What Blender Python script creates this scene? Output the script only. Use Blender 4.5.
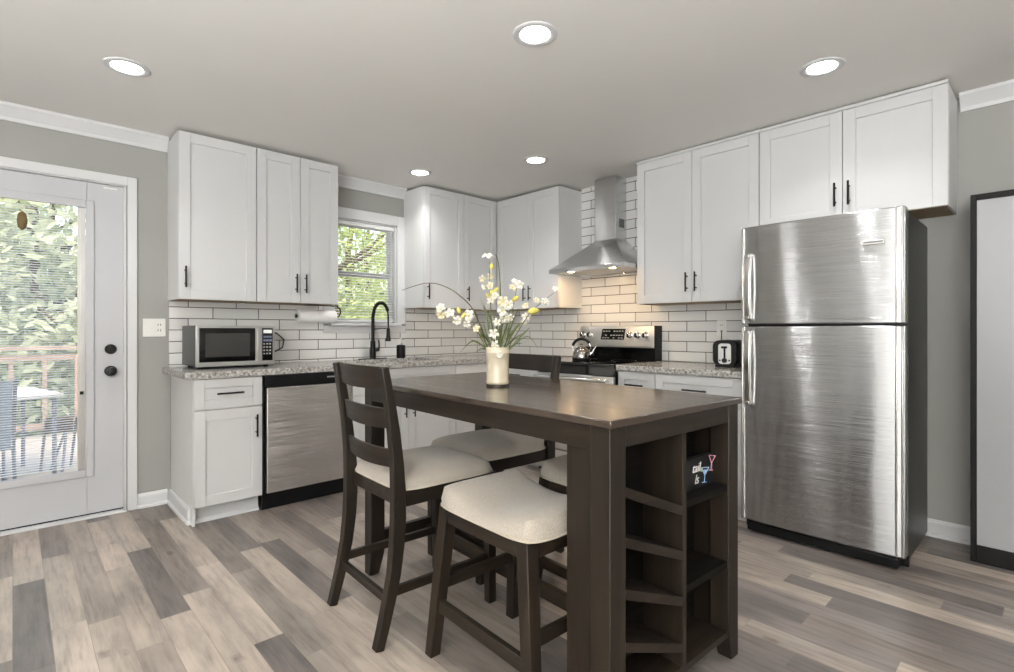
import bpy, bmesh, math, random
from math import sin, cos, pi, radians, sqrt
from mathutils import Vector, Matrix

for o in list(bpy.data.objects):
    bpy.data.objects.remove(o, do_unlink=True)
SC = bpy.context.scene
COL = SC.collection
random.seed(7)

# ------------------------------------------------------------------ camera, sky, exposure
W_PX, H_PX, F_PX = 1014, 672, 521.92
cam_d = bpy.data.cameras.new('camera')
cam_d.sensor_fit = 'HORIZONTAL'
cam_d.sensor_width = 36.0
cam_d.lens = 36.0 * F_PX / W_PX
cam_d.shift_y = -(H_PX / 2 - 329.8) / W_PX
cam_d.clip_start = 0.05
cam = bpy.data.objects.new('camera', cam_d)
COL.objects.link(cam)
cam.location = (-3.777, -4.123, 1.164)
cam.rotation_euler = (radians(90), 0, radians(46.609 - 90))
SC.camera = cam

SC.view_settings.view_transform = 'Standard'
SC.view_settings.look = 'None'
SC.view_settings.gamma = 1.0
SC.view_settings.use_curve_mapping = False
SC.view_settings.exposure = 0.30
try:
    SC.cycles.use_denoising = True
    SC.cycles.denoiser = 'OPENIMAGEDENOISE'
    SC.cycles.max_bounces = 10
    SC.cycles.diffuse_bounces = 6
    SC.cycles.sample_clamp_indirect = 6.0
    SC.cycles.caustics_reflective = False
    SC.cycles.caustics_refractive = False
except Exception:
    pass

LAMP_STRENGTH = 24.0       # ceiling downlights
HOOD_STRENGTH = 430.0       # warm bulbs under the range hood
LAMP_WATTS = 4.1
FILL_STRENGTH = 11.0         # added fill light, out of view
SKY_STRENGTH = 0.56

world = bpy.data.worlds.new('sky')
SC.world = world
world.use_nodes = True
wn = world.node_tree.nodes
wn.clear()
sky = wn.new('ShaderNodeTexSky')
sky.sky_type = 'NISHITA'
sky.sun_disc = False
sky.sun_elevation = radians(50)
sky.sun_rotation = radians(200)
sky.air_density = 1.6
sky.dust_density = 4.0
bgn = wn.new('ShaderNodeBackground')
bgn.inputs['Strength'].default_value = SKY_STRENGTH
wo = wn.new('ShaderNodeOutputWorld')
world.node_tree.links.new(sky.outputs[0], bgn.inputs[0])
world.node_tree.links.new(bgn.outputs[0], wo.inputs[0])

sun_d = bpy.data.lights.new('sun', 'SUN')
sun_d.energy = 1.35
sun_d.angle = radians(8)
sun_d.color = (1.0, 0.95, 0.86)
sun = bpy.data.objects.new('sun', sun_d)
COL.objects.link(sun)
sun.rotation_euler = (radians(38), 0, radians(-150 + 180))


def fill_panel(name, loc, rot, sx, sy):
    d = bpy.data.lights.new(name, 'AREA')
    d.shape = 'RECTANGLE'
    d.size, d.size_y = sx, sy
    d.energy = FILL_STRENGTH * sx * sy * 12
    d.color = (0.93, 0.97, 1.0)
    o = bpy.data.objects.new(name, d)
    COL.objects.link(o)
    o.location = loc
    o.rotation_euler = rot
    return o


# added unseen area light behind the camera, aimed up to brighten the ceiling
fill_panel('ceiling_fill', (-5.85, -4.9, 1.0), (0, radians(-178), 0), 1.4, 2.4)


# ------------------------------------------------------------------ colours and materials
def lin(c):
    def f(v):
        v /= 255.0
        return v / 12.92 if v <= 0.04045 else ((v + 0.055) / 1.055) ** 2.4
    return (f(c[0]), f(c[1]), f(c[2]), 1.0)


def new_mat(name):
    m = bpy.data.materials.new(name)
    m.use_nodes = True
    nt = m.node_tree
    b = nt.nodes['Principled BSDF']
    return m, nt, b


def coords(nt, scale=(1, 1, 1), kind='Object', rot=(0, 0, 0)):
    t = nt.nodes.new('ShaderNodeTexCoord')
    mp = nt.nodes.new('ShaderNodeMapping')
    mp.inputs['Scale'].default_value = scale
    mp.inputs['Rotation'].default_value = rot
    nt.links.new(t.outputs[kind], mp.inputs[0])
    return mp.outputs[0]


def noise(nt, vec, scale, detail=3, rough=0.5):
    n = nt.nodes.new('ShaderNodeTexNoise')
    n.inputs['Scale'].default_value = scale
    n.inputs['Detail'].default_value = detail
    n.inputs['Roughness'].default_value = rough
    nt.links.new(vec, n.inputs['Vector'])
    return n.outputs[0]


def ramp(nt, val, stops, interp='LINEAR'):
    r = nt.nodes.new('ShaderNodeValToRGB')
    r.color_ramp.interpolation = interp
    el = r.color_ramp.elements
    while len(el) < len(stops):
        el.new(0.5)
    for e, (p, c) in zip(el, stops):
        e.position = p
        e.color = c
    nt.links.new(val, r.inputs[0])
    return r.outputs[0]


def math_n(nt, op, a, b=None, c=None):
    n = nt.nodes.new('ShaderNodeMath')
    n.operation = op
    for i, v in enumerate((a, b, c)):
        if v is None:
            continue
        if isinstance(v, (int, float)):
            n.inputs[i].default_value = v
        else:
            nt.links.new(v, n.inputs[i])
    return n.outputs[0]


def mix(nt, fac, a, b, blend='MIX'):
    n = nt.nodes.new('ShaderNodeMix')
    n.data_type = 'RGBA'
    n.blend_type = blend
    ins = [s for s in n.inputs if s.enabled]
    for s, v in zip((n.inputs[0], n.inputs[6], n.inputs[7]), (fac, a, b)):
        if isinstance(v, (int, float)):
            s.default_value = v
        elif isinstance(v, tuple):
            s.default_value = v
        else:
            nt.links.new(v, s)
    return n.outputs[2]


def bump(nt, b, height, strength=0.2, dist=0.002):
    n = nt.nodes.new('ShaderNodeBump')
    n.inputs['Strength'].default_value = strength
    n.inputs['Distance'].default_value = dist
    nt.links.new(height, n.inputs['Height'])
    nt.links.new(n.outputs[0], b.inputs['Normal'])
    return n


def paint(name, rgb, rough=0.5, var=0.04, scale=3.0, bumpy=0.0, spec=0.5):
    m, nt, b = new_mat(name)
    c = lin(rgb)
    n = noise(nt, coords(nt), scale, 4)
    lo = tuple(x * (1 - var) for x in c[:3]) + (1,)
    hi = tuple(min(1, x * (1 + var)) for x in c[:3]) + (1,)
    nt.links.new(ramp(nt, n, [(0.3, lo), (0.7, hi)]), b.inputs['Base Color'])
    b.inputs['Roughness'].default_value = rough
    b.inputs['Specular IOR Level'].default_value = spec
    if bumpy:
        bump(nt, b, noise(nt, coords(nt), 220, 2), bumpy, 0.001)
    return m


def plain(name, rgb, rough=0.5, metal=0.0):
    m = paint(name, rgb, rough, 0.03, 8)
    m.node_tree.nodes['Principled BSDF'].inputs['Metallic'].default_value = metal
    return m


def steel(name, rgb, rough=0.3, axis='Z', aniso=0.75, wave=0.0, brush=0.12, groove=0.0):
    """brushed stainless: the brushing lines run across, so they vary along `axis`."""
    m, nt, b = new_mat(name)
    sc = {'Z': (3, 3, 260), 'X': (260, 3, 3)}[axis]
    n = noise(nt, coords(nt, sc), 1.0, 4, 0.6)
    c = lin(rgb)
    lo = tuple(x * (1 - brush) for x in c[:3]) + (1,)
    hi = tuple(min(1, x * (1 + brush)) for x in c[:3]) + (1,)
    nt.links.new(ramp(nt, n, [(0.3, lo), (0.7, hi)]), b.inputs['Base Color'])
    b.inputs['Metallic'].default_value = 1.0
    b.inputs['Roughness'].default_value = rough
    b.inputs['Anisotropic'].default_value = aniso
    b.inputs['Anisotropic Rotation'].default_value = 0.25
    t = nt.nodes.new('ShaderNodeTangent')
    t.direction_type = 'RADIAL'
    t.axis = 'Z'
    nt.links.new(t.outputs[0], b.inputs['Tangent'])
    bn = None
    if groove:
        g = noise(nt, coords(nt, (2.5, 2.5, 900)), 1.0, 1, 0.5)
        bn = bump(nt, b, g, 1.0, groove)
    if wave:
        w = noise(nt, coords(nt, (1, 1, 0.45)), 2.6, 2)
        bw = bump(nt, b, w, wave, 0.05)
        if bn:
            nt.links.new(bw.outputs[0], bn.inputs['Normal'])
            nt.links.new(bn.outputs[0], b.inputs['Normal'])
    return m


M = {}
M['wall'] = paint('grey_wall_paint', (150, 149, 145), 0.75, 0.02, 2, 0.08)
M['ceiling'] = paint('ceiling_paint', (226, 224, 220), 0.85, 0.015, 1.5, 0.06)
M['trim'] = paint('white_trim_paint', (206, 206, 207), 0.42, 0.015, 3)
M['cab'] = paint('white_cabinet_paint', (195, 195, 195), 0.42, 0.012, 2)
M['door_paint'] = paint('white_door_paint', (184, 184, 187), 0.42, 0.012, 2)
M['cab_side'] = paint('white_cabinet_side', (208, 208, 207), 0.42, 0.012, 2)
M['cab_under'] = paint('raw_birch_underside', (150, 128, 98), 0.6, 0.12, 12)
M['black'] = plain('black_metal', (22, 21, 20), 0.38, 0.6)
M['black_plastic'] = paint('black_plastic', (14, 14, 15), 0.42, 0.03, 8, 0, 0.22)
M['black_gloss'] = plain('black_glass', (9, 9, 10), 0.07)
M['fridge_side'] = paint('dark_grey_enamel', (20, 20, 20), 0.32, 0.08, 60, 0.2, 0.3)
M['steel'] = steel('brushed_steel_fridge', (190, 191, 192), 0.20, 'Z', 1.0, 0.12, 0.03, 0.0008)
M['steel_dw'] = steel('brushed_steel_dishwasher', (212, 209, 206), 0.22, 'Z', 1.0, 0.07, 0.03, 0.0011)
M['steel_hood'] = steel('brushed_steel_hood', (206, 206, 206), 0.26, 'Z', 0.9, 0.06, 0.06, 0.0004)
M['steel_range'] = steel('brushed_steel_range', (206, 204, 200), 0.34, 'Z', 0.9, 0.02, 0.06)
M['chrome'] = plain('polished_metal', (205, 203, 200), 0.16, 1.0)
M['silver'] = plain('silver_grey_metal', (190, 189, 187), 0.36, 0.85)
M['grey_plate'] = plain('pale_grey_print', (170, 170, 168), 0.5)
M['ceramic'] = paint('cream_glazed_ceramic', (196, 184, 160), 0.28, 0.07, 25)
M['dark_base'] = plain('dark_vase_foot', (45, 38, 30), 0.6)
M['paper'] = paint('white_paper', (238, 238, 238), 0.9, 0.02, 40, 0.2)
M['plate'] = plain('white_plastic', (226, 225, 221), 0.35)
M['grey_panel'] = paint('pale_grey_panel', (152, 152, 154), 0.45, 0.03, 1.2)
M['near_black'] = paint('soft_black_frame', (13, 12, 12), 0.6, 0.15, 20, 0, 0.25)
M['petal'] = paint('white_petal', (212, 208, 196), 0.6, 0.03, 60)
M['petal_cream'] = paint('cream_petal', (206, 196, 166), 0.6, 0.06, 60)
M['petal_yellow'] = paint('yellow_petal', (196, 184, 92), 0.6, 0.15, 60)
M['stem'] = paint('olive_stem', (92, 96, 52), 0.6, 0.25, 50)
M['twig'] = paint('brown_twig', (84, 74, 52), 0.7, 0.25, 50)
M['blade'] = paint('green_blade_leaf', (84, 92, 46), 0.55, 0.3, 40)
M['bark'] = paint('tree_bark', (96, 84, 70), 0.9, 0.25, 15, 0.4)
M['deck'] = paint('weathered_deck_board', (176, 164, 148), 0.8, 0.12, 5)
M['fence'] = paint('weathered_fence_wood', (150, 132, 118), 0.85, 0.16, 7)
M['lawn'] = paint('sunlit_lawn', (168, 176, 116), 0.9, 0.3, 3)
M['sling'] = paint('blue_grey_sling_mesh', (178, 184, 196), 0.7, 0.1, 60)
M['out_metal'] = plain('grey_chair_tube', (128, 128, 136), 0.5, 0.2)
M['out_top'] = plain('pale_table_top', (214, 210, 202), 0.5)
M['wicker'] = paint('brown_wicker', (112, 92, 58), 0.8, 0.25, 40, 0.5)
M['blind'] = plain('white_blind_slat', (226, 227, 226), 0.5)

# glass that lets daylight straight through
m, nt, b = new_mat('window_glass')
nt.nodes.remove(b)
tr = nt.nodes.new('ShaderNodeBsdfTransparent')
gl = nt.nodes.new('ShaderNodeBsdfGlossy')
gl.inputs['Roughness'].default_value = 0.03
fr = nt.nodes.new('ShaderNodeFresnel')
fr.inputs['IOR'].default_value = 1.35
mx = nt.nodes.new('ShaderNodeMixShader')
nt.links.new(fr.outputs[0], mx.inputs[0])
nt.links.new(tr.outputs[0], mx.inputs[1])
nt.links.new(gl.outputs[0], mx.inputs[2])
nt.links.new(mx.outputs[0], nt.nodes['Material Output'].inputs[0])
M['glass'] = m

# frosty clear kettle glass
m, nt, b = new_mat('kettle_steel')
c = noise(nt, coords(nt), 9, 3)
nt.links.new(ramp(nt, c, [(0.3, lin((120, 116, 112))), (0.7, lin((176, 172, 166)))]), b.inputs['Base Color'])
b.inputs['Metallic'].default_value = 1.0
b.inputs['Roughness'].default_value = 0.12
M['kettle'] = m

# foliage seen from the kitchen
def leafy(name, a, bcol, c):
    m, nt, b = new_mat(name)
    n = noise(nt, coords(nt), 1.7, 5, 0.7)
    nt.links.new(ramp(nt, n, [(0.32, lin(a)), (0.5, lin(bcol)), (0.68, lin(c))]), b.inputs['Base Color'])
    b.inputs['Roughness'].default_value = 0.6
    tl = nt.nodes.new('ShaderNodeBsdfTranslucent')
    nt.links.new(b.inputs['Base Color'].links[0].from_socket, tl.inputs[0])
    ms = nt.nodes.new('ShaderNodeMixShader')
    ms.inputs[0].default_value = 0.45
    nt.links.new(b.outputs[0], ms.inputs[1])
    nt.links.new(tl.outputs[0], ms.inputs[2])
    nt.links.new(ms.outputs[0], nt.nodes['Material Output'].inputs[0])
    return m


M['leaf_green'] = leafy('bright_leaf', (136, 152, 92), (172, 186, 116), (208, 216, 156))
M['leaf_hazed'] = leafy('hazed_leaf', (160, 168, 138), (184, 190, 162), (214, 216, 194))  # leaf colour washed out to carry the haze of the door view

# emitters
def emitter(name, rgb, strength):
    m, nt, b = new_mat(name)
    b.inputs['Base Color'].default_value = (0.9, 0.9, 0.9, 1)
    b.inputs['Emission Color'].default_value = rgb
    b.inputs['Emission Strength'].default_value = strength
    return m


M['lamp'] = emitter('downlight_diffuser', (1.0, 0.99, 0.975, 1), LAMP_STRENGTH)
M['warm_bulb'] = emitter('warm_hood_bulb', (1.0, 0.66, 0.34, 1), HOOD_STRENGTH)
M['lcd'] = emitter('green_clock_display', (0.28, 0.42, 0.16, 1), 0.10)

# granite
m, nt, b = new_mat('speckled_granite')
v = coords(nt)
n1 = noise(nt, v, 55, 5, 0.75)
n2 = noise(nt, v, 130, 3, 0.7)
base = ramp(nt, n1, [(0.30, lin((70, 66, 62))), (0.42, lin((132, 129, 124))), (0.54, lin((178, 175, 171))), (0.72, lin((210, 208, 204)))])
dark = ramp(nt, n2, [(0.36, (0, 0, 0, 1)), (0.43, (1, 1, 1, 1))])
nt.links.new(mix(nt, dark, lin((58, 52, 48)), base), b.inputs['Base Color'])
b.inputs['Roughness'].default_value = 0.18
M['granite'] = m


# floor planks: boards run along world Y
m, nt, b = new_mat('grey_brown_vinyl_planks')
tc = nt.nodes.new('ShaderNodeTexCoord')
sep = nt.nodes.new('ShaderNodeSeparateXYZ')
nt.links.new(tc.outputs['Object'], sep.inputs[0])
PW, PL = 0.108, 0.86
xr = math_n(nt, 'DIVIDE', sep.outputs[0], PW)
row = math_n(nt, 'FLOOR', xr)
wnz = nt.nodes.new('ShaderNodeTexWhiteNoise')
wnz.noise_dimensions = '1D'
nt.links.new(row, wnz.inputs['W'])
yo = math_n(nt, 'ADD', math_n(nt, 'DIVIDE', sep.outputs[1], PL), math_n(nt, 'MULTIPLY', wnz.outputs['Value'], 7.31))
colm = math_n(nt, 'FLOOR', yo)
cmb = nt.nodes.new('ShaderNodeCombineXYZ')
nt.links.new(row, cmb.inputs[0])
nt.links.new(colm, cmb.inputs[1])
wn2 = nt.nodes.new('ShaderNodeTexWhiteNoise')
wn2.noise_dimensions = '2D'
nt.links.new(cmb.outputs[0], wn2.inputs['Vector'])
tone = ramp(nt, wn2.outputs['Value'], [
    (0.0, lin((104, 97, 94))), (0.16, lin((142, 132, 124))), (0.32, lin((122, 113, 107))),
    (0.46, lin((158, 147, 137))), (0.60, lin((114, 107, 104))), (0.74, lin((172, 160, 149))), (0.88, lin((138, 129, 121)))], 'CONSTANT')
# grain shifted per board
gv = nt.nodes.new('ShaderNodeVectorMath')
gv.operation = 'ADD'
mp = nt.nodes.new('ShaderNodeMapping')
mp.inputs['Scale'].default_value = (48, 3.4, 1)
nt.links.new(tc.outputs['Object'], mp.inputs[0])
off = nt.nodes.new('ShaderNodeVectorMath')
off.operation = 'SCALE'
off.inputs['Scale'].default_value = 40
nt.links.new(wn2.outputs['Color'], off.inputs[0])
nt.links.new(mp.outputs[0], gv.inputs[0])
nt.links.new(off.outputs[0], gv.inputs[1])
gr = noise(nt, gv.outputs[0], 1.0, 6, 0.65)
grain = ramp(nt, gr, [(0.25, (0.60, 0.59, 0.58, 1)), (0.5, (1, 1, 1, 1)), (0.78, (1.18, 1.16, 1.14, 1))])
mp2 = nt.nodes.new('ShaderNodeMapping')
mp2.inputs['Scale'].default_value = (5, 1.4, 1)
nt.links.new(tc.outputs['Object'], mp2.inputs[0])
gv2 = nt.nodes.new('ShaderNodeVectorMath')
gv2.operation = 'ADD'
nt.links.new(mp2.outputs[0], gv2.inputs[0])
nt.links.new(off.outputs[0], gv2.inputs[1])
blot = ramp(nt, noise(nt, gv2.outputs[0], 1.3, 4, 0.6), [(0.28, (0.62, 0.615, 0.62, 1)), (0.44, (0.92, 0.91, 0.90, 1)), (0.66, (1.22, 1.20, 1.18, 1))])
colr = mix(nt, 1.0, mix(nt, 1.0, tone, grain, 'MULTIPLY'), blot, 'MULTIPLY')
# knots: dark little ovals scattered along the boards
mpk = nt.nodes.new('ShaderNodeMapping')
mpk.inputs['Scale'].default_value = (9, 5, 1)
nt.links.new(tc.outputs['Object'], mpk.inputs[0])
vk = nt.nodes.new('ShaderNodeTexVoronoi')
vk.inputs['Scale'].default_value = 0.62
nt.links.new(mpk.outputs[0], vk.inputs['Vector'])
kn = noise(nt, mpk.outputs[0], 6.0, 3)
kd = math_n(nt, 'ADD', vk.outputs['Distance'], math_n(nt, 'MULTIPLY', math_n(nt, 'SUBTRACT', kn, 0.5), 0.16))
knot = ramp(nt, kd, [(0.03, (0.55, 0.53, 0.52, 1)), (0.13, (1, 1, 1, 1))])
colr = mix(nt, 1.0, colr, knot, 'MULTIPLY')
fx = math_n(nt, 'FRACT', xr)
fy = math_n(nt, 'FRACT', yo)
ex = math_n(nt, 'MINIMUM', fx, math_n(nt, 'SUBTRACT', 1.0, fx))
ey = math_n(nt, 'MULTIPLY', math_n(nt, 'MINIMUM', fy, math_n(nt, 'SUBTRACT', 1.0, fy)), PL / PW)
edge = math_n(nt, 'LESS_THAN', math_n(nt, 'MINIMUM', ex, ey), 0.006)
nt.links.new(mix(nt, edge, colr, lin((120, 110, 102))), b.inputs['Base Color'])
nt.links.new(ramp(nt, gr, [(0.3, (0.42, 0.42, 0.42, 1)), (0.7, (0.30, 0.30, 0.30, 1))]), b.inputs['Roughness'])
bump(nt, b, gr, 0.08, 0.002)
M['floor'] = m


def tile_mat(name, axis, phase_u, phase_z):
    """3x12 in. running-bond tile in world units; axis = the horizontal world axis."""
    m, nt, b = new_mat(name)
    tc = nt.nodes.new('ShaderNodeTexCoord')
    sep = nt.nodes.new('ShaderNodeSeparateXYZ')
    nt.links.new(tc.outputs['Object'], sep.inputs[0])
    TW, TH, G = 0.3055, 0.0783, 0.0056
    zz = math_n(nt, 'DIVIDE', math_n(nt, 'SUBTRACT', sep.outputs[2], phase_z), TH)
    row = math_n(nt, 'FLOOR', zz)
    odd = math_n(nt, 'FLOORED_MODULO', row, 2.0)
    uu = math_n(nt, 'ADD', math_n(nt, 'DIVIDE', math_n(nt, 'SUBTRACT', sep.outputs[axis], phase_u), TW),
                math_n(nt, 'MULTIPLY', odd, 0.5))
    col = math_n(nt, 'FLOOR', uu)
    fz = math_n(nt, 'FRACT', zz)
    fu = math_n(nt, 'FRACT', uu)
    dz = math_n(nt, 'MULTIPLY', math_n(nt, 'MINIMUM', fz, math_n(nt, 'SUBTRACT', 1.0, fz)), TH)
    du = math_n(nt, 'MULTIPLY', math_n(nt, 'MINIMUM', fu, math_n(nt, 'SUBTRACT', 1.0, fu)), TW)
    d = math_n(nt, 'MINIMUM', dz, du)
    grout = math_n(nt, 'LESS_THAN', d, G / 2)
    cmb = nt.nodes.new('ShaderNodeCombineXYZ')
    nt.links.new(row, cmb.inputs[0])
    nt.links.new(col, cmb.inputs[1])
    wn_ = nt.nodes.new('ShaderNodeTexWhiteNoise')
    wn_.noise_dimensions = '2D'
    nt.links.new(cmb.outputs[0], wn_.inputs['Vector'])
    tone = ramp(nt, wn_.outputs['Value'], [(0, lin((214, 213, 211))), (1, lin((228, 227, 225)))])
    nt.links.new(mix(nt, grout, tone, lin((74, 68, 62))), b.inputs['Base Color'])
    nt.links.new(math_n(nt, 'ADD', math_n(nt, 'MULTIPLY', grout, 0.6), 0.24), b.inputs['Roughness'])
    hgt = nt.nodes.new('ShaderNodeMapRange')
    hgt.inputs['From Min'].default_value = G / 2
    hgt.inputs['From Max'].default_value = G / 2 + 0.003
    nt.links.new(d, hgt.inputs['Value'])
    bump(nt, b, hgt.outputs[0], 0.5, 0.002)
    return m


M['tile_a'] = tile_mat('white_subway_tile_sink_wall', 0, -2.752, 0.928)
M['tile_b'] = tile_mat('white_subway_tile_range_wall', 1, -1.390, 0.917)


def wood(name, a, bcol, c, rough, axis, stretch=18, spec=0.35, bmp=0.10):
    m, nt, b = new_mat(name)
    s = [stretch, stretch, stretch]
    s[axis] = 1.3
    v = coords(nt, tuple(s))
    n = noise(nt, v, 1.6, 6, 0.65)
    nt.links.new(ramp(nt, n, [(0.28, lin(a)), (0.5, lin(bcol)), (0.74, lin(c))]), b.inputs['Base Color'])
    nt.links.new(ramp(nt, n, [(0.3, (rough + 0.1,) * 3 + (1,)), (0.7, (rough,) * 3 + (1,))]), b.inputs['Roughness'])
    bump(nt, b, n, bmp, 0.001)
    b.inputs['Specular IOR Level'].default_value = spec
    return m


WOODC = ((20, 15, 10), (32, 25, 18), (46, 37, 27))
M['wood_x'] = wood('dark_stained_wood_x', *WOODC, 0.44, 0)
M['wood_y'] = wood('dark_stained_wood_y', *WOODC, 0.44, 1)
M['wood_z'] = wood('dark_stained_wood_z', *WOODC, 0.44, 2)
M['wood_top'] = wood('dark_stained_table_top', (44, 35, 28), (54, 43, 35), (68, 55, 45), 0.13, 1, 18, 1.0, 0.02)
M['wood_in_shade'] = wood('shaded_shelf_wood', (10, 8, 6), (15, 12, 9), (22, 18, 13), 0.6, 0, 18, 0.15)  # table wood darkened further, the cubby shade put into its colour

# seat linen
m, nt, b = new_mat('beige_linen_weave')
wv = noise(nt, coords(nt, (1500, 240, 240)), 1, 2)
wv2 = noise(nt, coords(nt, (240, 1500, 240)), 1, 2)
w = math_n(nt, 'ADD', math_n(nt, 'MULTIPLY', wv, 0.5), math_n(nt, 'MULTIPLY', wv2, 0.5))
nt.links.new(ramp(nt, w, [(0.36, lin((134, 125, 115))), (0.5, lin((160, 151, 140))), (0.64, lin((182, 173, 161)))]), b.inputs['Base Color'])
b.inputs['Roughness'].default_value = 0.95
b.inputs['Sheen Weight'].default_value = 0.2
bump(nt, b, w, 0.35, 0.002)
M['linen'] = m
M['piping'] = paint('beige_piping', (170, 160, 146), 0.9, 0.05, 40)


# ------------------------------------------------------------------ mesh builder
class MB:
    def __init__(self):
        self.bm = bmesh.new()

    def box(self, x0, x1, y0, y1, z0, z1):
        v = [self.bm.verts.new(p) for p in ((x0, y0, z0), (x1, y0, z0), (x1, y1, z0), (x0, y1, z0),
                                            (x0, y0, z1), (x1, y0, z1), (x1, y1, z1), (x0, y1, z1))]
        for f in ((0, 3, 2, 1), (4, 5, 6, 7), (0, 1, 5, 4), (1, 2, 6, 5), (2, 3, 7, 6), (3, 0, 4, 7)):
            self.bm.faces.new([v[i] for i in f])
        return self

    def loft(self, rings, cap=True, closed=True):
        vs = [[self.bm.verts.new(p) for p in r] for r in rings]
        n = len(rings[0])
        for a, b_ in zip(vs[:-1], vs[1:]):
            for i in range(n if closed else n - 1):
                j = (i + 1) % n
                self.bm.faces.new((a[i], a[j], b_[j], b_[i]))
        if cap and closed:
            self.bm.faces.new(list(reversed(vs[0])))
            self.bm.faces.new(vs[-1])
        return self

    def tube(self, pts, r, seg=8):
        pts = [Vector(p) for p in pts]
        rr = r if isinstance(r, (list, tuple)) else [r] * len(pts)
        rings = []
        up = None
        for i, p in enumerate(pts):
            t = (pts[min(i + 1, len(pts) - 1)] - pts[max(i - 1, 0)]).normalized()
            if up is None:
                up = t.cross(Vector((0.13, 0.29, 0.95)))
                if up.length < 1e-3:
                    up = t.cross(Vector((1, 0, 0)))
                up.normalize()
            up = (up - t * up.dot(t)).normalized()
            w_ = t.cross(up)
            rings.append([p + (up * cos(2 * pi * k / seg) + w_ * sin(2 * pi * k / seg)) * rr[i] for k in range(seg)])
        return self.loft(rings)

    def rod(self, a, b_, r, seg=12):
        return self.tube([a, b_], r, seg)

    def lathe(self, prof, c=(0, 0, 0), seg=28, axis='Z', cap=True):
        rings = []
        for r, h in prof:
            ring = []
            for k in range(seg):
                a = 2 * pi * k / seg
                if axis == 'Z':
                    p = (c[0] + r * cos(a), c[1] + r * sin(a), c[2] + h)
                elif axis == 'Y':
                    p = (c[0] + r * sin(a), c[1] + h, c[2] + r * cos(a))
                else:
                    p = (c[0] + h, c[1] + r * cos(a), c[2] + r * sin(a))
                ring.append(p)
            rings.append(ring)
        return self.loft(rings, cap)

    def prism(self, poly, axis, a, b_):
        """poly of 2-D points extruded along an axis from a to b."""
        def p3(p, t):
            if axis == 'X':
                return (t, p[0], p[1])
            if axis == 'Y':
                return (p[0], t, p[1])
            return (p[0], p[1], t)
        return self.loft([[p3(p, a) for p in poly], [p3(p, b_) for p in poly]])

    def sweep(self, pts, w, d, wdir=(0, 1, 0)):
        """rectangular bar along pts; w across wdir, d in the bending plane (numbers or lists)."""
        pts = [Vector(p) for p in pts]
        n = len(pts)
        ww = w if isinstance(w, (list, tuple)) else [w] * n
        dd = d if isinstance(d, (list, tuple)) else [d] * n
        wd = Vector(wdir).normalized()
        rings = []
        for i, p in enumerate(pts):
            t = (pts[min(i + 1, n - 1)] - pts[max(i - 1, 0)]).normalized()
            nn = wd.cross(t).normalized()
            a, b_ = wd * ww[i] / 2, nn * dd[i] / 2
            rings.append([p + a + b_, p - a + b_, p - a - b_, p + a - b_])
        return self.loft(rings)

    def post(self, p0, p1, w0, w1=None):
        """square post between two points, horizontal square ends (a splayed leg)."""
        w1 = w0 if w1 is None else w1
        (a0, b0) = w0 if isinstance(w0, tuple) else (w0, w0)
        (a1, b1) = w1 if isinstance(w1, tuple) else (w1, w1)
        r = []
        for p, a, b_ in ((p0, a0, b0), (p1, a1, b1)):
            r.append([(p[0] - a / 2, p[1] - b_ / 2, p[2]), (p[0] + a / 2, p[1] - b_ / 2, p[2]),
                      (p[0] + a / 2, p[1] + b_ / 2, p[2]), (p[0] - a / 2, p[1] + b_ / 2, p[2])])
        return self.loft(r)

    def quad(self, *pts):
        self.bm.faces.new([self.bm.verts.new(p) for p in pts])
        return self

    def build(self, name, mat, parent=None, bevel=0.0, smooth=False, seg=2, recalc=True, loc=None):
        me = bpy.data.meshes.new(name)
        if recalc:
            bmesh.ops.recalc_face_normals(self.bm, faces=self.bm.faces)
        self.bm.to_mesh(me)
        self.bm.free()
        me.materials.append(M[mat] if isinstance(mat, str) else mat)
        o = bpy.data.objects.new(name, me)
        COL.objects.link(o)
        if parent is not None:
            o.parent = parent
        if loc is not None:
            o.location = loc
        if bevel:
            md = o.modifiers.new('edge', 'BEVEL')
            md.width = bevel
            md.segments = seg
            md.limit_method = 'ANGLE'
            md.angle_limit = radians(40)
        if smooth or bevel:
            me.polygons.foreach_set('use_smooth', [True] * len(me.polygons))
            try:
                me.set_sharp_from_angle(angle=radians(38))
            except Exception:
                pass
        return o


def thing(name, label, cat, loc=(0, 0, 0), rotz=0.0, group=None):
    o = bpy.data.objects.new(name, None)
    o.empty_display_size = 0.1
    COL.objects.link(o)
    o.location = loc
    o.rotation_euler = (0, 0, rotz)
    return tag(o, label, cat, group)


def tag(o, label, cat, group=None, kind=None):
    o['label'] = label
    o['category'] = cat
    if group:
        o['group'] = group
    if kind:
        o['kind'] = kind
    return o


def struct(o, label=None, cat=None):
    o['kind'] = 'structure'
    if label:
        o['label'] = label
    if cat:
        o['category'] = cat
    return o


def copy_thing(o, label, loc, rotz, parent=None):
    c = o.copy()
    COL.objects.link(c)
    if parent is None:
        c.location = loc
        c.rotation_euler = (0, 0, rotz)
        c['label'] = label
    else:
        c.parent = parent
    for ch in [x for x in bpy.data.objects if x.parent == o]:
        copy_thing(ch, None, None, None, c)
    return c


CEIL = 2.445
UB, UT, UD = 1.357, 2.422, 0.329
RB = radians(-90)

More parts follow.
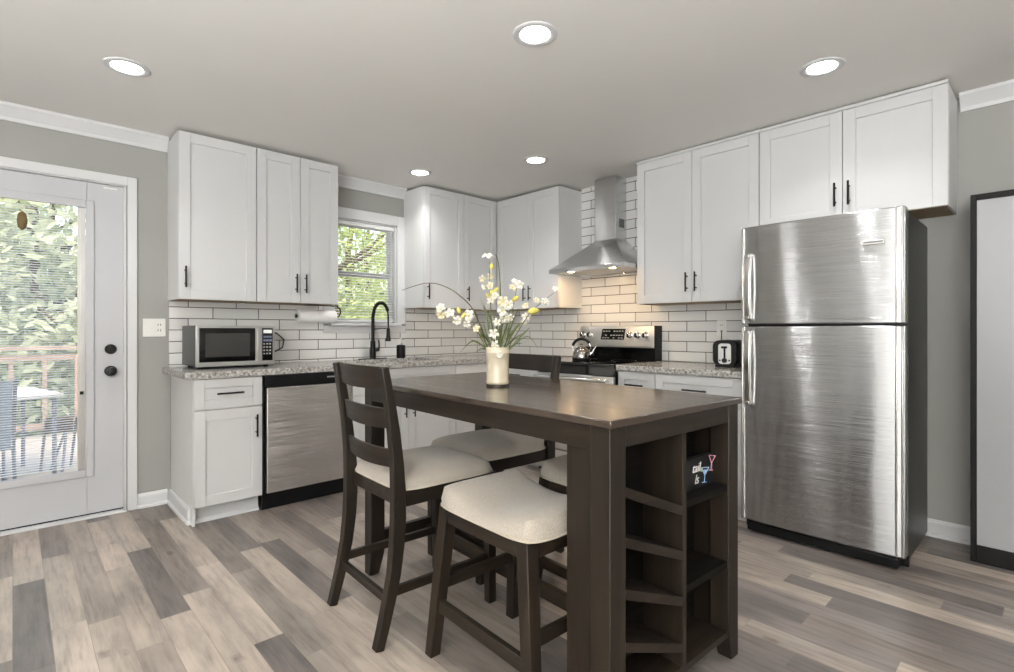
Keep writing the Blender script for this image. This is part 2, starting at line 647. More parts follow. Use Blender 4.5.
# ------------------------------------------------------------------ room shell
XL, YB = -6.2, -6.4
struct(MB().box(XL, 0, YB, 0, -0.06, 0).build('floor', 'floor'), 'grey-brown wood plank floor of the kitchen', 'floor')
struct(MB().box(XL, 0.14, YB, 0.14, CEIL, CEIL + 0.1).build('ceiling', 'ceiling'), 'smooth off-white kitchen ceiling', 'ceiling')
DX0, DX1, DZ = -4.19, -3.25, 2.095
WX0, WX1, WZ0, WZ1 = -1.86, -1.255, 1.215, 2.10
mb = MB()
mb.box(XL, DX0, 0, 0.14, 0, CEIL).box(DX0, DX1, 0, 0.14, DZ, CEIL).box(DX1, WX0, 0, 0.14, 0, CEIL)
mb.box(WX0, WX1, 0, 0.14, 0, WZ0).box(WX0, WX1, 0, 0.14, WZ1, CEIL).box(WX1, 0.14, 0, 0.14, 0, CEIL)
struct(mb.build('wall_sink', 'wall'), 'grey painted wall with the back door and sink window', 'wall')
struct(MB().box(0, 0.14, YB, 0, 0, CEIL).build('wall_range', 'wall'), 'grey painted wall behind the range and refrigerator', 'wall')
struct(MB().box(XL - 0.14, XL, YB, 0.14, 0, CEIL).build('wall_side', 'ceiling'), 'pale wall of the dining end', 'wall')
struct(MB().box(XL - 0.14, 0.14, YB - 0.14, YB, 0, CEIL).build('wall_rear', 'ceiling'), 'pale wall behind the photographer', 'wall')

# tile backsplash
mb = MB()
mb.box(-3.016, -1.944, -0.010, 0, 0.914, UB + 0.004).box(-1.944, -1.165, -0.010, 0, 0.914, 1.136).box(-1.165, -0.010, -0.010, 0, 0.914, UB + 0.004)
struct(mb.build('wall_sink_tile', 'tile_a'), 'white subway tile backsplash with dark grout behind the sink', 'backsplash')
mb = MB()
mb.box(-0.010, 0, -1.130, 0, 0.914, UB + 0.004).box(-0.010, 0, -1.925, -1.130, 0.914, CEIL).box(-0.010, 0, -2.87, -1.925, 0.914, UB + 0.004)
struct(mb.build('wall_range_tile', 'tile_b'), 'white subway tile wall rising behind the range hood', 'backsplash')

# crown moulding, baseboards
CP = [(0, -0.088), (0.010, -0.088), (0.016, -0.070), (0.030, -0.052), (0.052, -0.026), (0.062, -0.016), (0.062, 0), (0, 0)]
def crown_x(x0, x1, n):
    o = MB().prism([(-d, CEIL + z) for d, z in CP], 'X', x0, x1).build(n, 'trim')
    return struct(o, 'white crown moulding at the top of the sink wall', 'trim')
crown_x(XL, -3.026, 'trim_1')
crown_x(-1.966, -1.183, 'trim_2')
o = MB().prism([(-d, CEIL + z) for d, z in CP], 'Y', YB, -3.752).build('trim_3', 'trim')
struct(o, 'white crown moulding beside the cabinet over the refrigerator', 'trim')
BP = [(0, 0), (0.024, 0), (0.024, 0.014), (0.014, 0.022), (0.014, 0.078), (0.008, 0.092), (0, 0.095)]
struct(MB().prism([(-d, z) for d, z in BP], 'X', -3.194, -3.026).build('baseboard_sink', 'trim'), 'short white baseboard between door and base cabinet', 'baseboard')
struct(MB().prism([(-d, z) for d, z in BP], 'X', XL, -4.25).build('baseboard_sink_far', 'trim'), 'white baseboard left of the back door', 'baseboard')
struct(MB().prism([(-d, z) for d, z in BP], 'Y', YB, -2.86).build('baseboard_range', 'trim'), 'white baseboard behind the refrigerator', 'baseboard')

# ------------------------------------------------------------------ back door
cs = MB()
cs.box(DX1 + 0.006, -3.194, -0.018, 0, 0, 2.145).box(-4.25, DX0 - 0.006, -0.018, 0, 0, 2.145).box(DX0 - 0.006, DX1 + 0.006, -0.018, 0, DZ - 0.006, 2.145)
cs.box(DX1, DX1 - 0.012, 0, 0.13, 0, DZ).box(DX0, DX0 + 0.012, 0, 0.13, 0, DZ).box(DX0, DX1, 0, 0.13, DZ - 0.012, DZ)
struct(cs.build('trim_4', 'trim', bevel=0.003), 'white casing around the back door', 'trim')
door = thing('door_1', 'white back door with a tall glass lite looking onto the deck', 'door', (-3.719, 0.0, 0))
struct(door)
S0, S1 = -0.457 + 0.003, 0.457
LX0, LX1, LZ0, LZ1 = -0.272, 0.272, 0.295, 1.925
mb = MB()
mb.box(S0, LX0, 0.016, 0.06, 0.022, 2.08).box(LX1, S1, 0.016, 0.06, 0.022, 2.08).box(LX0, LX1, 0.016, 0.06, 0.022, LZ0).box(LX0, LX1, 0.016, 0.06, LZ1, 2.08)
mb.build('door_slab', 'door_paint', door, 0.002)
mb = MB()
for (x0, x1, z0, z1) in ((LX0 - 0.035, LX0 + 0.006, LZ0 - 0.04, LZ1 + 0.04), (LX1 - 0.006, LX1 + 0.035, LZ0 - 0.04, LZ1 + 0.04),
                         (LX0 + 0.006, LX1 - 0.006, LZ0 - 0.04, LZ0 + 0.006), (LX0 + 0.006, LX1 - 0.006, LZ1 - 0.006, LZ1 + 0.04)):
    mb.box(x0, x1, 0.004, 0.0165, z0, z1)
fr_o = mb.build('lite_frame', 'door_paint', door, 0.003)
mb = MB()
for z in (0.42, 0.78, 1.15, 1.52, 1.86):
    mb.lathe([(0.0045, 0), (0.0045, -0.003)], (LX1 + 0.016, 0.0045, z), 8, 'Y')
for x in (-0.19, 0.0, 0.17):
    mb.lathe([(0.0045, 0), (0.0045, -0.003)], (x, 0.0045, LZ1 + 0.018), 8, 'Y')
    mb.lathe([(0.0045, 0), (0.0045, -0.003)], (x, 0.0045, LZ0 - 0.02), 8, 'Y')
mb.build('screw', 'silver', fr_o)
MB().box(LX0, LX1, 0.030, 0.034, LZ0, LZ1).build('glass_pane', 'glass', door)
mb = MB()
z = LZ0 + 0.02
while z < LZ1 - 0.02:
    mb.quad((LX0 + 0.01, 0.039, z), (LX1 - 0.05, 0.039, z), (LX1 - 0.05, 0.049, z + 0.0055), (LX0 + 0.01, 0.049, z + 0.0055))
    z += 0.0145
mb.build('enclosed_blind', 'blind', door)
mb = MB().box(LX1 - 0.045, LX1 - 0.006, 0.024, 0.0295, LZ0, LZ1).box(LX1 - 0.03, LX1 - 0.020, 0.016, 0.0245, LZ0 + 0.02, LZ1 - 0.02)
trk = mb.build('blind_track', 'silver', door)
MB().box(LX1 - 0.034, LX1 - 0.016, 0.010, 0.0245, 0.765, 0.785).build('slider', 'black_plastic', trk)
mb = MB().lathe([(0.033, 0.016), (0.033, 0.008), (0.026, 0.004), (0.012, 0.002), (0.012, -0.028), (0.022, -0.034), (0.027, -0.045), (0.024, -0.058), (0.010, -0.064)], (0.390, 0, 0.903), 24, 'Y')
mb.build('door_knob', 'black', door, smooth=True)
mb = MB().lathe([(0.031, 0.016), (0.031, 0.006), (0.026, 0.0)], (0.390, 0, 1.042), 24, 'Y').box(0.386, 0.394, -0.016, 0.0, 1.024, 1.060)
mb.build('deadbolt', 'black', door)
MB().box(S0, S1, 0.020, 0.056, 0.006, 0.024).build('door_sweep', 'black_plastic', door)
MB().box(0.352, 0.424, 0.006, 0.016, 2.052, 2.064).build('alarm_sensor', 'plate', door, 0.002)
MB().lathe([(0.004, -0.055), (0.018, -0.04), (0.024, 0), (0.018, 0.04), (0.004, 0.055)], (-0.022, 0.020, 1.80), 14).build('dark_hanger', 'wicker', door, smooth=True)
struct(MB().box(DX0, DX1, -0.03, 0.14, 0, 0.014).build('trim_5', 'trim', bevel=0.003), 'white threshold under the back door', 'trim')

# ------------------------------------------------------------------ sink window
CW = 0.088
mb = MB()
mb.box(WX0 - CW, WX0, -0.016, 0, WZ0, WZ1 + CW).box(WX1, WX1 + CW - 0.002, -0.016, 0, WZ0, WZ1 + CW).box(WX0, WX1, -0.016, 0, WZ1, WZ1 + CW)
mb.box(WX0, WX0 + 0.012, 0, 0.13, WZ0, WZ1).box(WX1 - 0.012, WX1, 0, 0.13, WZ0, WZ1).box(WX0, WX1, 0, 0.13, WZ1 - 0.012, WZ1)
mb.box(WX0 - CW, WX1 + CW - 0.002, -0.014, 0, 1.137, WZ0 - 0.018)
struct(mb.build('trim_6', 'trim', bevel=0.003), 'white casing and apron of the window over the sink', 'trim')
struct(MB().box(-1.898, -1.232, -0.052, 0.13, WZ0 - 0.018, WZ0 + 0.006).build('trim_7', 'trim', bevel=0.004), 'white window stool over the sink', 'trim')
win = thing('window_1', 'white double-hung window above the sink with green trees outside', 'window', (0, 0, 0))
struct(win)
mb = MB()
X0, X1 = WX0 + 0.012, WX1 - 0.012
def sash(mb, x0, x1, z0, z1, y0, y1, w):
    mb.box(x0, x0 + w, y0, y1, z0, z1).box(x1 - w, x1, y0, y1, z0, z1).box(x0 + w, x1 - w, y0, y1, z0, z0 + w).box(x0 + w, x1 - w, y0, y1, z1 - w, z1)
sash(mb, X0, X1, WZ0 + 0.006, 1.668, 0.060, 0.085, 0.034)
s1 = mb.build('lower_sash', 'trim', win, 0.002)
mb = MB()
sash(mb, X0, X1, 1.628, WZ1 - 0.012, 0.088, 0.113, 0.034)
s2 = mb.build('upper_sash', 'trim', win, 0.002)
MB().box(X0 + 0.03, X1 - 0.03, 0.071, 0.074, WZ0 + 0.03, 1.64).build('glass_pane', 'glass', s1)
MB().box(X0 + 0.03, X1 - 0.03, 0.099, 0.102, 1.65, WZ1 - 0.03).build('glass_pane', 'glass', s2)
bl = thing('mini_blind', 'open white slatted blind hanging in the sink window', 'blind', (0, 0, 0))
MB().box(X0 + 0.004, X1 - 0.004, 0.012, 0.042, WZ1 - 0.045, WZ1 - 0.013).build('headrail', 'blind', bl, 0.002)
mb = MB()
z = 1.262
while z < WZ1 - 0.05:
    y0, y1 = 0.017, 0.041
    mb.loft([[(x, y0, z - 0.0045), (x, (y0 + y1) / 2, z + 0.0014), (x, y1, z + 0.0045), (x, (y0 + y1) / 2, z + 0.0004)] for x in (X0 + 0.006, X1 - 0.006)])
    z += 0.0235
mb.build('slats', 'blind', bl)
MB().box(X0 + 0.006, X1 - 0.006, 0.018, 0.040, 1.234, 1.248).build('bottom_rail', 'blind', bl, 0.002)
mb = MB()
for x in (X0 + 0.09, (X0 + X1) / 2, X1 - 0.09):
    mb.rod((x, 0.016, 1.24), (x, 0.016, WZ1 - 0.04), 0.0012, 6).rod((x, 0.042, 1.24), (x, 0.042, WZ1 - 0.04), 0.0012, 6)
mb.rod((X1 - 0.04, 0.010, 1.45), (X1 - 0.04, 0.010, WZ1 - 0.05), 0.003, 8)
mb.build('ladder_cords', 'blind', bl)


# ------------------------------------------------------------------ cabinets
def shaker(name, parent, x0, x1, z0, z1, yf, fw=0.063, t=0.020, rec=0.011, mat='cab'):
    """shaker front lying in x-z, its face at y = yf (towards -y)."""
    mb = MB()
    yb = yf + t
    mb.box(x0, x0 + fw, yf, yb, z0, z1).box(x1 - fw, x1, yf, yb, z0, z1)
    mb.box(x0 + fw, x1 - fw, yf, yb, z0, z0 + fw).box(x0 + fw, x1 - fw, yf, yb, z1 - fw, z1)
    mb.box(x0 + fw - 0.004, x1 - fw + 0.004, yf + rec, yb - 0.002, z0 + fw - 0.004, z1 - fw + 0.004)
    return mb.build(name, mat, parent, 0.0016)


def handle(parent, x, z, yf, length=0.135, vertical=True):
    mb = MB()
    h = length / 2
    if vertical:
        mb.rod((x, yf - 0.030, z - h), (x, yf - 0.030, z + h), 0.0058)
        for s in (-0.62, 0.62):
            mb.rod((x, yf - 0.030, z + s * h), (x, yf + 0.001, z + s * h), 0.0048)
    else:
        mb.rod((x - h, yf - 0.030, z), (x + h, yf - 0.030, z), 0.0058)
        for s in (-0.62, 0.62):
            mb.rod((x + s * h, yf - 0.030, z), (x + s * h, yf + 0.001, z), 0.0048)
    return mb.build('handle', 'black', parent, smooth=True)


def upper(label, loc, rot, width, splits, hand, zb=UB, zt=UT, x_front0=0.0, crown=False, group='upper cabinets', x0=0.0):
    """splits: door edges along x; hand: per door 'l'/'r' side of its handle."""
    t = thing('wall_cabinet', label, 'cabinet', (loc[0], loc[1], zb), rot, group)
    h = zt - zb
    mb = MB().box(x0, width, -(UD - 0.021), -0.0005, 0.003, h)
    mb.build('carcass', 'cab_side', t, 0.001)
    MB().box(x0 + 0.012, width - 0.012, -(UD - 0.022), -0.006, 0.0, 0.0025).build('underside', 'cab_under', t)
    for (a, b_), s in zip(zip(splits[:-1], splits[1:]), hand):
        d = shaker('door', t, a + 0.0018, b_ - 0.0018, 0.002, h - 0.004, -UD)
        if s:
            hx = a + 0.034 if s == 'l' else b_ - 0.034
            handle(d, hx, 0.142, -UD)
    if crown:
        mb = MB().box(x0, width, -(UD + 0.012), -(UD - 0.03), h - 0.004, h + 0.014)
        mb.build('top_moulding', 'cab', t, 0.003)
    return t


upper('tall white wall cabinet with one door, nearest the back door', (-3.024, 0), 0, 0.462, [0, 0.462], ['l'])
upper('white double-door wall cabinet left of the sink window', (-2.560, 0), 0, 0.592, [0, 0.300, 0.592], ['r', 'l'])
upper('white double-door wall cabinet right of the sink window', (-1.181, 0), 0, 1.180, [0, 0.446, 0.848], ['l', 'l'])
upper('white double-door corner cabinet on the range wall, left of the hood', (0, -0.331), RB, 0.799, [0.003, 0.424, 0.799], ['r', 'l'], crown=False)
upper('white double-door wall cabinet between hood and refrigerator', (0, -1.914), RB, 0.897, [0, 0.444, 0.897], ['r', 'l'], crown=True)
upper('short wide white cabinet above the refrigerator', (0, -2.812), RB, 0.926, [0, 0.459, 0.926], ['r', 'l'], zb=1.797, crown=True)

BD = 0.63          # base cabinet depth to the door face


def base_box(t, x0, x1, end_left=False, end_right=False):
    mb = MB().box(x0, x1, -(BD - 0.021), -0.012, 0.105, 0.874)
    mb.build('carcass', 'cab_side', t, 0.001)
    MB().box(x0, x1, -(BD - 0.085), -(BD - 0.10), 0.0, 0.105).build('toe_kick', 'cab', t)


t = thing('base_cabinet', 'white base cabinet with one drawer and door, nearest the back door', 'cabinet', (-3.008, 0, 0), 0, 'base cabinets')
base_box(t, 0, 0.386)
d = shaker('drawer', t, 0.002, 0.384, 0.688, 0.868, -BD, 0.055)
handle(d, 0.193, 0.779, -BD, 0.15, False)
d = shaker('door', t, 0.002, 0.384, 0.110, 0.680, -BD, 0.062)
handle(d, 0.346, 0.562, -BD, 0.14)
mb = MB().prism([(-d_, z_) for d_, z_ in BP], 'Y', -0.545, -0.012)
mb.build('side_baseboard', 'trim', t, loc=(0, 0, 0))
MB().box(-0.001, 0.012, -(BD - 0.02), -0.012, 0.0, 0.11).build('end_panel', 'cab_side', t)
MB().prism([(-0.545, 0), (-0.566, 0), (-0.562, 0.010), (-0.545, 0.020)], 'X', -0.02, 0.386).build('shoe_moulding', 'trim', t)

t = thing('base_cabinet', 'white double-door sink base cabinet behind the table', 'cabinet', (-2.005, 0, 0), 0, 'base cabinets')
mb = MB().box(0, 0.936, -(BD - 0.021), -0.012, 0.105, 0.70).box(0, 0.936, -(BD - 0.021), -0.58, 0.70, 0.874).box(0, 0.02, -0.58, -0.012, 0.70, 0.874).box(0.916, 0.936, -0.58, -0.012, 0.70, 0.874)
mb.build('carcass', 'cab_side', t, 0.001)
MB().box(0, 0.936, -(BD - 0.085), -(BD - 0.10), 0, 0.105).build('toe_kick', 'cab', t)
shaker('false_drawer_front', t, 0.002, 0.934, 0.688, 0.868, -BD, 0.055)
d = shaker('door', t, 0.002, 0.473, 0.110, 0.680, -BD, 0.06)
handle(d, 0.436, 0.555, -BD, 0.14)
d = shaker('door', t, 0.477, 0.934, 0.110, 0.680, -BD, 0.06)
handle(d, 0.514, 0.555, -BD, 0.14)

t = thing('base_cabinet', 'white blind corner base cabinet right of the sink base', 'cabinet', (-1.066, 0, 0), 0, 'base cabinets')
base_box(t, 0, 1.050)
MB().box(0.002, 0.433, -BD, -BD + 0.02, 0.110, 0.868).build('filler_panel', 'cab', t, 0.002)

t = thing('base_cabinet', 'narrow white drawer cabinet left of the range', 'cabinet', (0, -0.632, 0), RB, 'base cabinets')
base_box(t, 0, 0.538)
d = shaker('drawer', t, 0.004, 0.536, 0.688, 0.868, -BD, 0.055)
handle(d, 0.27, 0.779, -BD, 0.15, False)
d = shaker('door', t, 0.004, 0.536, 0.110, 0.680, -BD, 0.06)
handle(d, 0.498, 0.555, -BD, 0.14)

t = thing('base_cabinet', 'narrow white base cabinet just right of the range', 'cabinet', (0, -1.950, 0), RB, 'base cabinets')
base_box(t, 0, 0.298)
d = shaker('drawer', t, 0.002, 0.296, 0.688, 0.868, -BD, 0.052)
handle(d, 0.149, 0.779, -BD, 0.14, False)
d = shaker('door', t, 0.002, 0.296, 0.110, 0.680, -BD, 0.055)
handle(d, 0.26, 0.555, -BD, 0.14)
t = thing('base_cabinet', 'wide white base cabinet beside the refrigerator', 'cabinet', (0, -2.250, 0), RB, 'base cabinets')
base_box(t, 0, 0.578)
d = shaker('drawer', t, 0.002, 0.576, 0.688, 0.868, -BD, 0.055)
handle(d, 0.289, 0.779, -BD, 0.16, False)
for a, b_, hx in ((0.002, 0.287, 0.25), (0.291, 0.576, 0.328)):
    d = shaker('door', t, a, b_, 0.110, 0.680, -BD, 0.055)
    handle(d, hx, 0.555, -BD, 0.14)

# countertops
SX0, SX1, SY0, SY1 = -1.90, -1.15, -0.55, -0.135
mb = MB()
CF = -0.650
mb.box(-3.055, SX0, CF, -0.0105, 0.875, 0.914).box(SX0, SX1, CF, SY0, 0.875, 0.914).box(SX0, SX1, SY1, -0.0105, 0.875, 0.914)
mb.box(SX1, -0.0105, CF, -0.0105, 0.875, 0.914).box(CF, -0.0105, -1.174, CF, 0.875, 0.914)
tag(mb.build('countertop', 'granite', bevel=0.0), 'long speckled granite countertop running along the sink wall', 'countertop', 'granite countertops')
mb = MB().box(CF, -0.0105, -2.836, -1.946, 0.875, 0.914)
tag(mb.build('countertop', 'granite', bevel=0.004), 'short speckled granite countertop between range and refrigerator', 'countertop', 'granite countertops')

# sink and tap
sk = thing('kitchen_sink', 'steel undermount sink set into the granite below the window', 'sink', (-1.525, -0.342, 0.714))
mb = MB()
a, b_ = 0.375, 0.2075
mb.box(-a - 0.012, -a, -b_ - 0.012, b_ + 0.012, 0.0, 0.160).box(a, a + 0.012, -b_ - 0.012, b_ + 0.012, 0.0, 0.160)
mb.box(-a, a, -b_ - 0.012, -b_, 0.0, 0.160).box(-a, a, b_, b_ + 0.012, 0.0, 0.160).box(-a, a, -b_, b_, 0.0, 0.010)
mb.build('basin', 'silver', sk)
MB().lathe([(0.042, 0.0105), (0.042, 0.014), (0.03, 0.014)], (0, 0, 0), 20).build('drain', 'chrome', sk)

fa = thing('kitchen_faucet', 'tall matte black spring faucet with pull-down spray at the sink', 'faucet', (-1.540, -0.085, 0.914))
MB().prism([(0.135 * cos(k * pi / 12) * (1 if 1 else 0), 0.030 * sin(k * pi / 12)) for k in range(24)], 'Z', 0.0, 0.007).build('deck_plate', 'black', fa)
mb = MB().lathe([(0.026, 0.006), (0.026, 0.06), (0.022, 0.10), (0.0215, 0.15), (0.016, 0.16)], (0, 0, 0), 20)
mb.build('faucet_body', 'black', fa, smooth=True)
mb = MB().rod((0.02, 0, 0.075), (0.052, -0.012, 0.080), 0.015, 12).tube([(0.05, -0.012, 0.08), (0.052, -0.014, 0.12), (0.048, -0.014, 0.165)], [0.008, 0.006, 0.006], 8)
mb.build('lever', 'black', fa, smooth=True)
pts = []
for z in (0.15, 0.22, 0.30, 0.36):
    pts.append((0, 0, z))
for k in range(1, 12):
    an = pi * k / 12
    pts.append((0.062 - 0.062 * cos(an), -0.010 - 0.03 * k / 12, 0.385 + 0.098 * sin(an)))
mb = MB().tube(pts, 0.0125, 10)
neck = mb.build('spring_neck', 'black', fa, smooth=True)
mb = MB()
L = 0
for i in range(len(pts) - 1):
    A, B = Vector(pts[i]), Vector(pts[i + 1])
    n_ = max(2, int((B - A).length / 0.0085))
    for k in range(n_):
        p = A.lerp(B, k / n_)
        t_ = (B - A).normalized() * 0.0022
        mb.tube([p - t_, p + t_], 0.0165, 10)
mb.build('coil', 'black', neck, smooth=True)
ex, ey = 0.124, -0.040
mb = MB().tube([pts[-1], (ex, ey, 0.37), (ex + 0.001, ey, 0.30), (ex + 0.001, ey, 0.262)], 0.0065, 8)
mb.build('spray_hose', 'black', fa, smooth=True)
mb = MB().lathe([(0.012, 0.265), (0.015, 0.25), (0.0165, 0.20), (0.023, 0.165), (0.023, 0.152), (0.012, 0.150)], (ex + 0.001, ey, 0), 16)
mb.build('spray_head', 'black', fa, smooth=True)
MB().tube([(0, 0, 0.255), (0.06, -0.02, 0.262), (ex - 0.018, ey, 0.262)], 0.0055, 8).build('holder_arm', 'black', fa, smooth=True)

sd = thing('soap_dispenser', 'black soap bottle with a steel pump beside the faucet', 'soap dispenser', (-1.272, -0.10, 0.914))
MB().lathe([(0.038, 0), (0.040, 0.004), (0.040, 0.105), (0.034, 0.116), (0.014, 0.118)], (0, 0, 0), 20).build('bottle', 'black_plastic', sd, smooth=True)
MB().lathe([(0.013, 0.117), (0.013, 0.132), (0.005, 0.134), (0.005, 0.162), (0.010, 0.164), (0.010, 0.174)], (0, 0, 0), 12).rod((0, 0, 0.169), (0.002, -0.045, 0.166), 0.004, 8).build('pump', 'chrome', sd, smooth=True)

# ------------------------------------------------------------------ dishwasher
dw = thing('dishwasher', 'stainless dishwasher with black control strip under the counter', 'dishwasher', (-2.617, 0, 0))
MB().box(0.004, 0.604, -0.600, -0.03, 0.10, 0.872).build('tub', 'black_plastic', dw)
MB().box(0.014, 0.594, -0.655, -0.601, 0.118, 0.792).build('door_panel', 'steel_dw', dw, 0.004)
mb = MB().prism([(-0.601, 0.795), (-0.650, 0.795), (-0.646, 0.868), (-0.601, 0.872)], 'X', 0.006, 0.602)
cp = mb.build('control_strip', 'black_plastic', dw, 0.003)
mb = MB()
x = 0.415
for w_ in (0.006, 0.005, 0.003, 0.006, 0.003, 0.006, 0.005, 0.003, 0.006, 0.006):
    mb.box(x, x + w_, -0.6495, -0.645, 0.835, 0.844)
    x += w_ + 0.003
mb.build('maker_plate', 'grey_plate', cp)
MB().box(0.004, 0.604, -0.590, -0.575, 0.0, 0.118).build('kick_panel', 'black_plastic', dw)

# ------------------------------------------------------------------ microwave
mw = thing('microwave_oven', 'silver and black microwave on the counter near the back door', 'microwave', (-2.710, -0.055, 0.914))
mwx0, mwx1, mz0, mz1 = -0.241, 0.239, 0.014, 0.277
MB().box(mwx0, mwx1, -0.345, 0, mz0, mz1).build('casing', plain('dark_grey_case', (60, 60, 60), 0.4, 0.3), mw, 0.006)
for a, b_ in ((-0.2, -0.30), (0.2, -0.30), (-0.2, -0.05), (0.2, -0.05)):
    MB().lathe([(0.016, 0), (0.016, 0.0142)], (a, b_, 0), 12).build('foot', 'black_plastic', mw)
ff = MB().box(mwx0, mwx1, -0.366, -0.346, mz0, mz1).build('front_frame', 'silver', mw, 0.005)
dp = MB().box(mwx0 + 0.018, 0.110, -0.371, -0.3655, mz0 + 0.030, mz1 - 0.016).build('door', 'black_gloss', mw, 0.004)
MB().box(mwx0 + 0.052, 0.075, -0.3725, -0.3705, mz0 + 0.062, mz1 - 0.050).build('window', plain('smoked_window', (52, 51, 50), 0.2), dp)
MB().box(0.113, 0.150, -0.386, -0.366, mz0 + 0.028, mz1 - 0.020).build('door_handle', 'silver', dp, 0.004)
cp = MB().box(0.154, 0.222, -0.371, -0.3655, mz0 + 0.028, mz1 - 0.016).build('control_panel', 'black_gloss', mw, 0.002)
MB().box(0.161, 0.215, -0.3725, -0.3705, mz1 - 0.050, mz1 - 0.027).build('display', 'lcd', cp)
mb = MB()
for r in range(2):
    for k in range(3):
        mb.box(0.160 + k * 0.0195, 0.176 + k * 0.0195, -0.3735, -0.3705, mz1 - 0.082 - r * 0.024, mz1 - 0.066 - r * 0.024)
mb.build('function_keys', plain('blue_grey_key', (92, 100, 122), 0.5), cp)
mb = MB()
for r in range(4):
    for k in range(3):
        mb.box(0.160 + k * 0.0195, 0.170 + k * 0.0195, -0.3735, -0.3705, mz1 - 0.126 - r * 0.022, mz1 - 0.118 - r * 0.022)
mb.build('number_keys', 'grey_plate', cp)
MB().tube([(0.20, 0.004, 0.06), (0.36, 0.028, 0.075), (0.435, 0.030, 0.115), (0.445, 0.030, 0.175), (0.39, 0.028, 0.225), (0.20, 0.004, 0.235)], 0.005, 8).build('power_cord', 'black_plastic', mw, smooth=True)

# ------------------------------------------------------------------ paper towel under the left cabinet
ph = thing('paper_towel_holder', 'black metal paper towel bracket under the cabinet left of the window', 'paper towel holder', (-2.05, -0.16, UB))
mb = MB().box(-0.10, 0.10, -0.025, 0.025, -0.006, -0.0005)
mb.tube([(0.09, 0, -0.003), (0.150, 0, -0.006), (0.176, 0, -0.028), (0.180, 0, -0.058), (0.168, 0, -0.084), (0.150, 0, -0.088)], 0.0055, 8)
mb.tube([(0.155, 0, -0.088), (-0.176, 0, -0.088)], 0.006, 8)
mb.lathe([(0.016, -0.180), (0.016, -0.170)], (0, 0, -0.088), 14, 'X')
mb.build('bracket', 'black', ph, smooth=True)
mb = MB()
prof = [(0.0085, -0.163), (0.048, -0.163), (0.048, 0.131), (0.0085, 0.131)]
mb.lathe(prof, (0, 0, 0), 32, 'X', cap=False)
o = mb.build('paper_towel_roll', 'paper', smooth=True)
o.location = (-2.05, -0.16, UB - 0.088)
tag(o, 'white paper towel roll hanging under the cabinet left of the window', 'paper towel')

# ------------------------------------------------------------------ range
rg = thing('kitchen_range', 'stainless electric range with black glass cooktop beneath the hood', 'range', (0, -1.178, 0), RB)
RW = 0.764
MB().box(0.002, RW - 0.002, -0.640, -0.014, 0.03, 0.893).build('body', 'black_plastic', rg, 0.003)
MB().box(0.0, RW, -0.668, -0.075, 0.893, 0.918).build('cooktop', 'black_gloss', rg, 0.004)
ck = [o for o in COL.objects if o.name.startswith('cooktop')][-1]
mb = MB()
for cx_, cy_, r_ in ((0.2, -0.5, 0.10), (0.56, -0.5, 0.085), (0.2, -0.24, 0.08), (0.56, -0.24, 0.10)):
    seg = 36
    rings = [[(cx_ + r * cos(2 * pi * k / seg), cy_ + r * sin(2 * pi * k / seg), 0.9186) for k in range(seg)] for r in (r_, r_ - 0.004)]
    mb.loft(rings, cap=False)
mb.build('burner_ring', plain('burner_ring_grey', (70, 66, 62), 0.3), ck)
mb = MB().prism([(-0.085, 0.905), (-0.105, 1.020), (-0.015, 1.020), (-0.015, 0.905)], 'X', 0.004, RW - 0.004)
mb.build('backguard_base', 'black_gloss', rg, 0.003)
mb = MB().prism([(-0.128, 1.018), (-0.132, 1.034), (-0.086, 1.192), (-0.060, 1.198), (-0.015, 1.198), (-0.015, 1.018)], 'X', 0.0, RW)
bgd = mb.build('backguard', 'steel_range', rg, 0.003)
MB().box(RW - 0.001, RW + 0.003, -0.125, -0.015, 0.92, 1.196).build('backguard_end', 'black_plastic', bgd)


def on_panel(h, out=0.0):          # y of the sloped control face at height z
    return -0.132 + (h - 1.034) * (0.046 / 0.158) - out


mb = MB().loft([[(0.245, on_panel(1.082, 0.003), 1.082), (0.478, on_panel(1.082, 0.003), 1.082), (0.478, on_panel(1.082, -0.004), 1.082), (0.245, on_panel(1.082, -0.004), 1.082)],
                [(0.245, on_panel(1.172, 0.003), 1.172), (0.478, on_panel(1.172, 0.003), 1.172), (0.478, on_panel(1.172, -0.004), 1.172), (0.245, on_panel(1.172, -0.004), 1.172)]])
dsp = mb.build('display_panel', 'black_gloss', bgd)
mb = MB()
random.seed(5)
for r_, zz in enumerate((1.096, 1.118, 1.152)):
    for k in range(8):
        if random.random() < 0.85:
            x = 0.258 + k * 0.027
            mb.box(x, x + 0.018, on_panel(zz, 0.0045), on_panel(zz, 0.0), zz - 0.004, zz + 0.004)
mb.build('button_marks', 'grey_plate', dsp)
for kx in (0.048, 0.126, 0.528, 0.601, 0.674):
    zc = 1.121
    yc = on_panel(zc)
    kb = MB().lathe([(0.028, 0.002), (0.028, -0.006), (0.021, -0.010), (0.019, -0.030), (0.014, -0.033)], (kx, yc, zc), 20, 'Y').build('control_knob', 'chrome', rg, smooth=True)
    MB().box(kx - 0.005, kx + 0.005, yc - 0.039, yc - 0.030, zc - 0.017, zc + 0.017).build('grip', 'black_plastic', kb)
MB().box(0.0, RW, -0.655, -0.641, 0.826, 0.892).build('front_strip', 'black_gloss', rg, 0.003)
od = MB().box(0.004, RW - 0.004, -0.672, -0.641, 0.23, 0.822).build('oven_door', 'steel_range', rg, 0.004)
MB().box(0.10, RW - 0.10, -0.6745, -0.671, 0.36, 0.68).build('oven_window', 'black_gloss', od)
mb = MB().tube([(0.035, -0.715, 0.795), (0.06, -0.722, 0.795), (RW - 0.06, -0.722, 0.795), (RW - 0.035, -0.715, 0.795)], 0.0145, 12)
